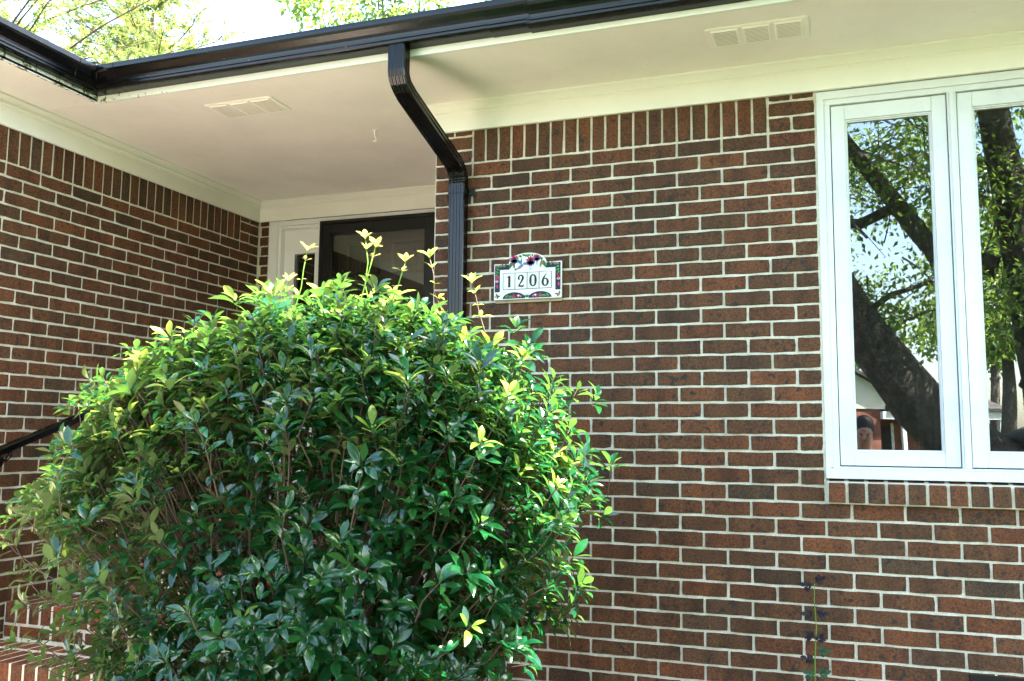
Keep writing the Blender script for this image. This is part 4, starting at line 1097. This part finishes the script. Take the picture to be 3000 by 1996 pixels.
def pine(name, label, base, height, lean, n_tuft, seed, zmin, tuft=.22, group=None, spread=1.0, dens=3.2, zmax=.98):
    rr = random.Random(seed); t_ = thing(name, label, 'tree', (base[0], base[1], GZ), group)
    top = Vector((base[0] + lean[0], base[1] + lean[1], GZ + height)); bt = Vector((base[0], base[1], GZ))
    q = MB(); q.tube([bt, bt.lerp(top, .35) + Vector((.1, .05, 0)), bt.lerp(top, .7), top], [.28, .22, .13, .03], 10); q.build('trunk', 'pine_bark', t_, smooth=True)
    bm_ = MB(); tp = []; td = []
    nb = int(height*dens)
    for i in range(nb):
        f = rr.uniform(zmin, zmax); o = bt.lerp(top, f); an = rr.uniform(0, 6.28); ln = spread*(1 - f)**.6*height*.30*rr.uniform(.7, 1.15) + .5
        dv = Vector((math.cos(an), math.sin(an), rr.uniform(-.05, .35))); pts = [o]
        for s_ in range(1, 6): pts.append(o + dv*ln*s_/5 + Vector((rr.gauss(0, .08), rr.gauss(0, .08), .05*s_*s_*.2)))
        bm_.tube(pts, [.05*(1 - f) + .035, .04, .03, .024, .016, .008], 5, False)
        for s_ in range(1, 6):
            for k2 in range(5):
                sd2 = Vector((rr.gauss(0, 1), rr.gauss(0, 1), rr.gauss(.25, .5))).normalized(); b2 = pts[s_].lerp(pts[s_-1], rr.random()); e2 = b2 + sd2*rr.uniform(.25, .75)*min(1, ln/2.5) + dv*.2
                bm_.tube([b2, b2.lerp(e2, .5) + Vector((0, 0, .03)), e2], [.012, .009, .005], 3, False)
                for u_ in (.5, .75, 1.0): tp.append(tuple(b2.lerp(e2, u_))); td.append(tuple((e2 - b2).normalized()))
    bm_.build('branches', 'pine_bark', t_)
    tp = np.array(tp); td = np.array(td)
    if len(tp) > n_tuft: s_ = rng.choice(len(tp), n_tuft, replace=False); tp, td = tp[s_], td[s_]
    nn = 16
    P_ = np.repeat(tp, nn, 0); D_ = np.repeat(td, nn, 0)*.7 + rng.normal(0, .6, (len(tp)*nn, 3)); D_ /= np.linalg.norm(D_, axis=1)[:, None]
    tm = (np.array([(0, -.045, 0), (1, 0, 0), (0, .045, 0)]), np.array([(0, 1, 2)]))
    V, F, per = bake_leaves(P_, frames(D_, rng.normal(0, 1, P_.shape)), rng.uniform(.7, 1.2, len(P_))*tuft, [(tm, np.arange(len(P_)))])
    tag(mk_np('crown', V, F, 'needle', t_, tint=np.repeat(rng.random(len(tp)), nn)[per]), kind='stuff')
    return t_
pine('pine_tree', 'tall pine with bare brown boughs above the left gutter corner', (-21.5, 14.0), 17.5, (.6, 0), 13000, 5, .56, spread=2.3, dens=6, zmax=.92)
pine('pine_tree', 'bushy pine crown filling the sky over the gutter corner', (-18.2, 17.5), 15.6, (.3, 0), 9000, 15, .6, spread=1.5, dens=5)
pine('pine_tree', 'smaller pine top showing low above the gutter beside the gap of white sky', (-14.2, 19.0), 12.6, (0, .2), 2600, 8, .4)

def broadleaf(name, label, base, height, cr, n, size, seed, group=None):
    rr = random.Random(seed); t_ = thing(name, label, 'tree', (base[0], base[1], GZ), group); bt = Vector((base[0], base[1], GZ))
    q = MB(); fk = bt + Vector((.2, .1, height*.35)); q.tube([bt, bt.lerp(fk, .5), fk], [.3, .24, .2], 10); q.build('trunk', 'bark', t_, smooth=True)
    cs, rd = [], []
    lb = MB()
    for i in range(26):
        an = rr.uniform(0, 6.28); f = rr.uniform(.35, 1.0); rad = cr*rr.uniform(.2, 1)*(1.15 - .6*abs(f - .6)); e_ = bt + Vector((math.cos(an)*rad, math.sin(an)*rad, height*f*.97))
        if f > .93: e_ = bt + Vector((math.cos(an)*rad*.6, math.sin(an)*rad*.6, height*f))
        a, r_ = fk, e_; pts = [fk, fk.lerp(e_, .4) + Vector((0, 0, .4)), fk.lerp(e_, .75), e_]; lb.tube(pts, [.11, .07, .04, .012], 6, False)
        for u_ in (.75, 1.0):
            c_ = pts[-1] if u_ == 1 else pts[2]
            for k2 in range(3): cs.append((c_.x + rr.gauss(0, .4), c_.y + rr.gauss(0, .4), c_.z + rr.gauss(0, .3))); rd.append(rr.uniform(.45, .95))
    lb.build('limbs', 'bark', t_)
    leaf_cloud('crown', cs, rd, n, size, 'oak_leaf', t_)
    return t_
broadleaf('broadleaf_tree', 'leafy light green tree rising behind the roof above the downspout', (-7.2, 13.5), 12.9, 3.0, 34000, .16, 3)
broadleaf('broadleaf_tree', 'leafy tree top half hidden by the gutter further right behind the roof', (-4.4, 15.0), 13.4, 3.0, 24000, .16, 4)
# trees across the street, seen in the window
for i, (x_, y2, h_) in enumerate([(7.5, -32, 13), (13.0, -34, 15), (1.0, -52, 15), (10, -52, 16), (18, -44, 14)]):
    lab = ['round leafy tree nearest the street opposite, mirrored in the window', 'tall leafy tree right of the white gabled house, mirrored in the window', 'tree rising behind the white gabled house in the window reflection', 'tall tree in the far row mirrored in the second pane', 'rightmost tree of the far row mirrored in the window'][i]
    broadleaf('broadleaf_tree', lab, (x_, y2), h_, h_*.28, 5000, .32, 20 + i)

# ------------------------------------------------------------------ neighbour's house, mirrored in the window
nb = thing('neighbour_house', 'brick house with cream gable and white porch across the street, mirrored in the window', 'house', (2.0, -40, GZ))
g = GZ
m = MB(); m.box(-6, 3.9, -48, -40, g, g + 2.9); m.box(3.9, 9.5, -48, -41.3, g, g + 2.7); m.build('wall', 'n_brick', nb)
m = MB(); m.prism([(-6.2, g + 2.9), (4.15, g + 2.9), (4.15, g + 3.75), (-1.0, g + 6.5), (-6.2, g + 3.75)], 'y', -48.05, -39.95); m.build('gable', 'n_siding', nb)
m = MB()
for (a, b_) in (((-6.8, g + 3.42), (-1.0, g + 6.55)), ((4.42, g + 3.62), (-1.0, g + 6.55))): m.prism([a, (b_[0], b_[1]), (b_[0], b_[1] + .16), (a[0], a[1] + .16)], 'y', -48.3, -39.6)
m.prism([(-48, g + 2.9), (-44, g + 4.4), (-39.6, g + 2.95), (-39.6, g + 2.8), (-48, g + 2.7)], 'x', 4.16, 9.8); m.build('roof', 'shingle', nb)
m = MB(); m.box(3.9, 9.8, -40.0, -39.7, g + 2.45, g + 2.79); m.build('porch_beam', 'door_white', nb)
for xx in (5.05, 7.3, 9.6):
    m = MB(); m.box(xx - .1, xx + .1, -39.95, -39.75, g, g + 2.44); m.build('porch_post', 'door_white', nb)
m = MB(); m.box(4.25, 5.05, -41.3, -41.22, g + .1, g + 2.15); m.build('door', 'storm_black', nb)
for (xa, xb) in ((4.08, 4.25), (5.05, 5.2)):
    m = MB(); m.box(xa, xb, -41.3, -41.2, g + .1, g + 2.3); m.build('door_trim', 'door_white', nb)
for (xa, xb) in ((-3, -1.7), (-.6, .7)):
    m = MB(); m.box(xa, xb, -40, -39.94, g + .9, g + 2.2); wv = m.build('window', 'door_white', nb); m = MB(); m.box(xa + .08, xb - .08, -39.94, -39.92, g + .98, g + 2.12); m.build('pane', 'room', wv)
nb.rotation_euler = (0, 0, R(-24))
az = thing('azalea_bush', 'low red flowering bush before the porch of the mirrored house', 'bush', (7.2, -38.6, GZ))
leaf_cloud('foliage', [(6.4, -38.7, g + .35), (7.0, -38.6, g + .4), (7.6, -38.6, g + .35), (8.2, -38.7, g + .35)], [.55]*4, 900, .14, 'azalea', az)

# ------------------------------------------------------------------ the photographer, mirrored in the window corner
per = thing('person', 'photographer in dark clothes holding up a camera, mirrored in the window corner', 'person', (2.10, -4.36, GZ))
def skin_body(name, mat, verts, edges, radii, root, parent, sub=2):
    me = bpy.data.meshes.new(name); b = BASE[parent]
    me.from_pydata([(v[0]-b[0], v[1]-b[1], v[2]-b[2]) for v in verts], edges, []); me.materials.append(MT[mat])
    o = bpy.data.objects.new(name, me); link(o, parent)
    sk = o.modifiers.new('skin', 'SKIN'); o.modifiers.new('sub', 'SUBSURF').levels = sub; o.modifiers['sub'].render_levels = sub; sk.use_smooth_shade = True
    for v, r_ in zip(me.skin_vertices[0].data, radii): v.radius = (r_, r_) if not hasattr(r_, '__len__') else r_
    me.skin_vertices[0].data[root].use_root = True
    return o
px, py = 2.10, -4.36
Vb = [(px, py, -1.98), (px, py, -1.80), (px, py + .01, -1.62), (px, py + .02, -1.50), (px, py + .03, -1.44), (px, py + .045, -1.34), (px, py + .05, -1.26), (px, py + .045, -1.20)]
Eb = [(i, i+1) for i in range(7)]; Rb = [(.15, .11), (.14, .10), (.155, .105), (.10, .075), .055, (.072, .088), (.078, .095), (.06, .07)]
def chain(pts, rad, frm):
    k = len(Vb); prev = frm
    for p_, r_ in zip(pts, rad): Vb.append(p_); Rb.append(r_); Eb.append((prev, len(Vb) - 1)); prev = len(Vb) - 1
for sx_ in (-1, 1):
    chain([(px + sx_*.19, py, -1.52), (px + sx_*.23 - (.03 if sx_ < 0 else 0), py + .05, -1.74), (px + sx_*.10 - .12, py + .20, -1.52), (px + sx_*.055 - .18, py + .245, -1.43)], [.06, .046, .038, .03], 3)
    chain([(px + sx_*.10, py, -2.06), (px + sx_*.12, py + .02, -2.40), (px + sx_*.12, py - .01, -2.70), (px + sx_*.125, py + .10, -2.735)], [.085, .06, .042, .035], 0)
body = skin_body('body', 'skin', Vb, Eb, Rb, 0, per)
# shirt and trousers as slightly larger shells over the body
shirt = skin_body('shirt', 'cloth', [(px, py, -2.0), (px, py, -1.80), (px, py + .01, -1.62), (px, py + .02, -1.50), (px - .2, py, -1.525), (px - .26, py + .05, -1.74), (px + .2, py, -1.525), (px + .23, py + .05, -1.74)], [(0, 1), (1, 2), (2, 3), (3, 4), (4, 5), (3, 6), (6, 7)], [(.165, .125), (.155, .115), (.17, .118), (.11, .088), .07, .058, .07, .058], 0, per)
trs = skin_body('trousers', 'denim', [(px, py, -1.96), (px - .1, py, -2.08), (px - .12, py + .02, -2.4), (px - .12, py - .01, -2.70), (px + .1, py, -2.08), (px + .12, py + .02, -2.4), (px + .12, py - .01, -2.70)], [(0, 1), (1, 2), (2, 3), (0, 4), (4, 5), (5, 6)], [(.165, .125), .098, .075, .06, .098, .075, .06], 0, per)
h = MB()
rings = []
for i in range(9):
    t = i/8*math.pi*.62; r_ = math.sin(t)
    rings.append([(px + .086*r_*math.cos(a), py + .035 + .104*r_*math.sin(a) - .012, -1.235 + .105*math.cos(t) - (.02 if math.sin(a) < 0 else 0)) for a in np.linspace(0, 2*math.pi, 16, endpoint=False)])
h.loft(rings); h.build('hair', 'hair', per, smooth=True)
f = MB()
for sx_ in (-1, 1): f.tube([(px + sx_*.03, py + .125, -1.30), (px + sx_*.03, py + .133, -1.30)], [.008, .005], 8)
f.build('eyes', 'hair', per, smooth=True)
f = MB(); f.tube([(px, py + .13, -1.30), (px, py + .152, -1.335), (px, py + .14, -1.35)], [.010, .015, .012], 8); f.build('nose', 'skin', per, smooth=True)
hx_, hy_, hz_ = 1.915, -4.105, -1.41
for sx_ in (-1, 1):
    for fi, (dz, ln) in enumerate(((.03, .075), (.010, .085), (-.010, .08), (-.03, .062))):
        f = MB(); x0_ = hx_ + sx_*.062
        f.tube([(x0_ + sx_*.012, hy_ - .05, hz_ + dz), (x0_ + sx_*.015, hy_ - .01, hz_ + dz), (x0_ - sx_*.012, hy_ + .0, hz_ + dz), (x0_ - sx_*.03, hy_ - .002, hz_ + dz - .004)], [.010, .0095, .009, .007], 8); f.build('finger', 'skin', per, smooth=True)
    f = MB(); f.tube([(hx_ + sx_*.07, hy_ - .05, hz_ - .02), (hx_ + sx_*.05, hy_ - .075, hz_ + .0), (hx_ + sx_*.03, hy_ - .07, hz_ + .02)], [.012, .011, .008], 8); f.build('thumb', 'skin', per, smooth=True)
cmr = thing('handheld_camera', 'black compact camera held up by the mirrored photographer', 'camera', (hx_, hy_, hz_ - .04))
m = MB(); m.box(hx_ - .058, hx_ + .058, hy_ - .05, hy_ - .012, hz_ - .036, hz_ + .036); m.build('camera_body', 'storm_black', cmr, bevel=.006)
m = MB(); m.tube([(hx_, hy_ - .012, hz_), (hx_, hy_ + .018, hz_)], [.03, .028], 20); m.build('lens', 'black_metal', cmr)
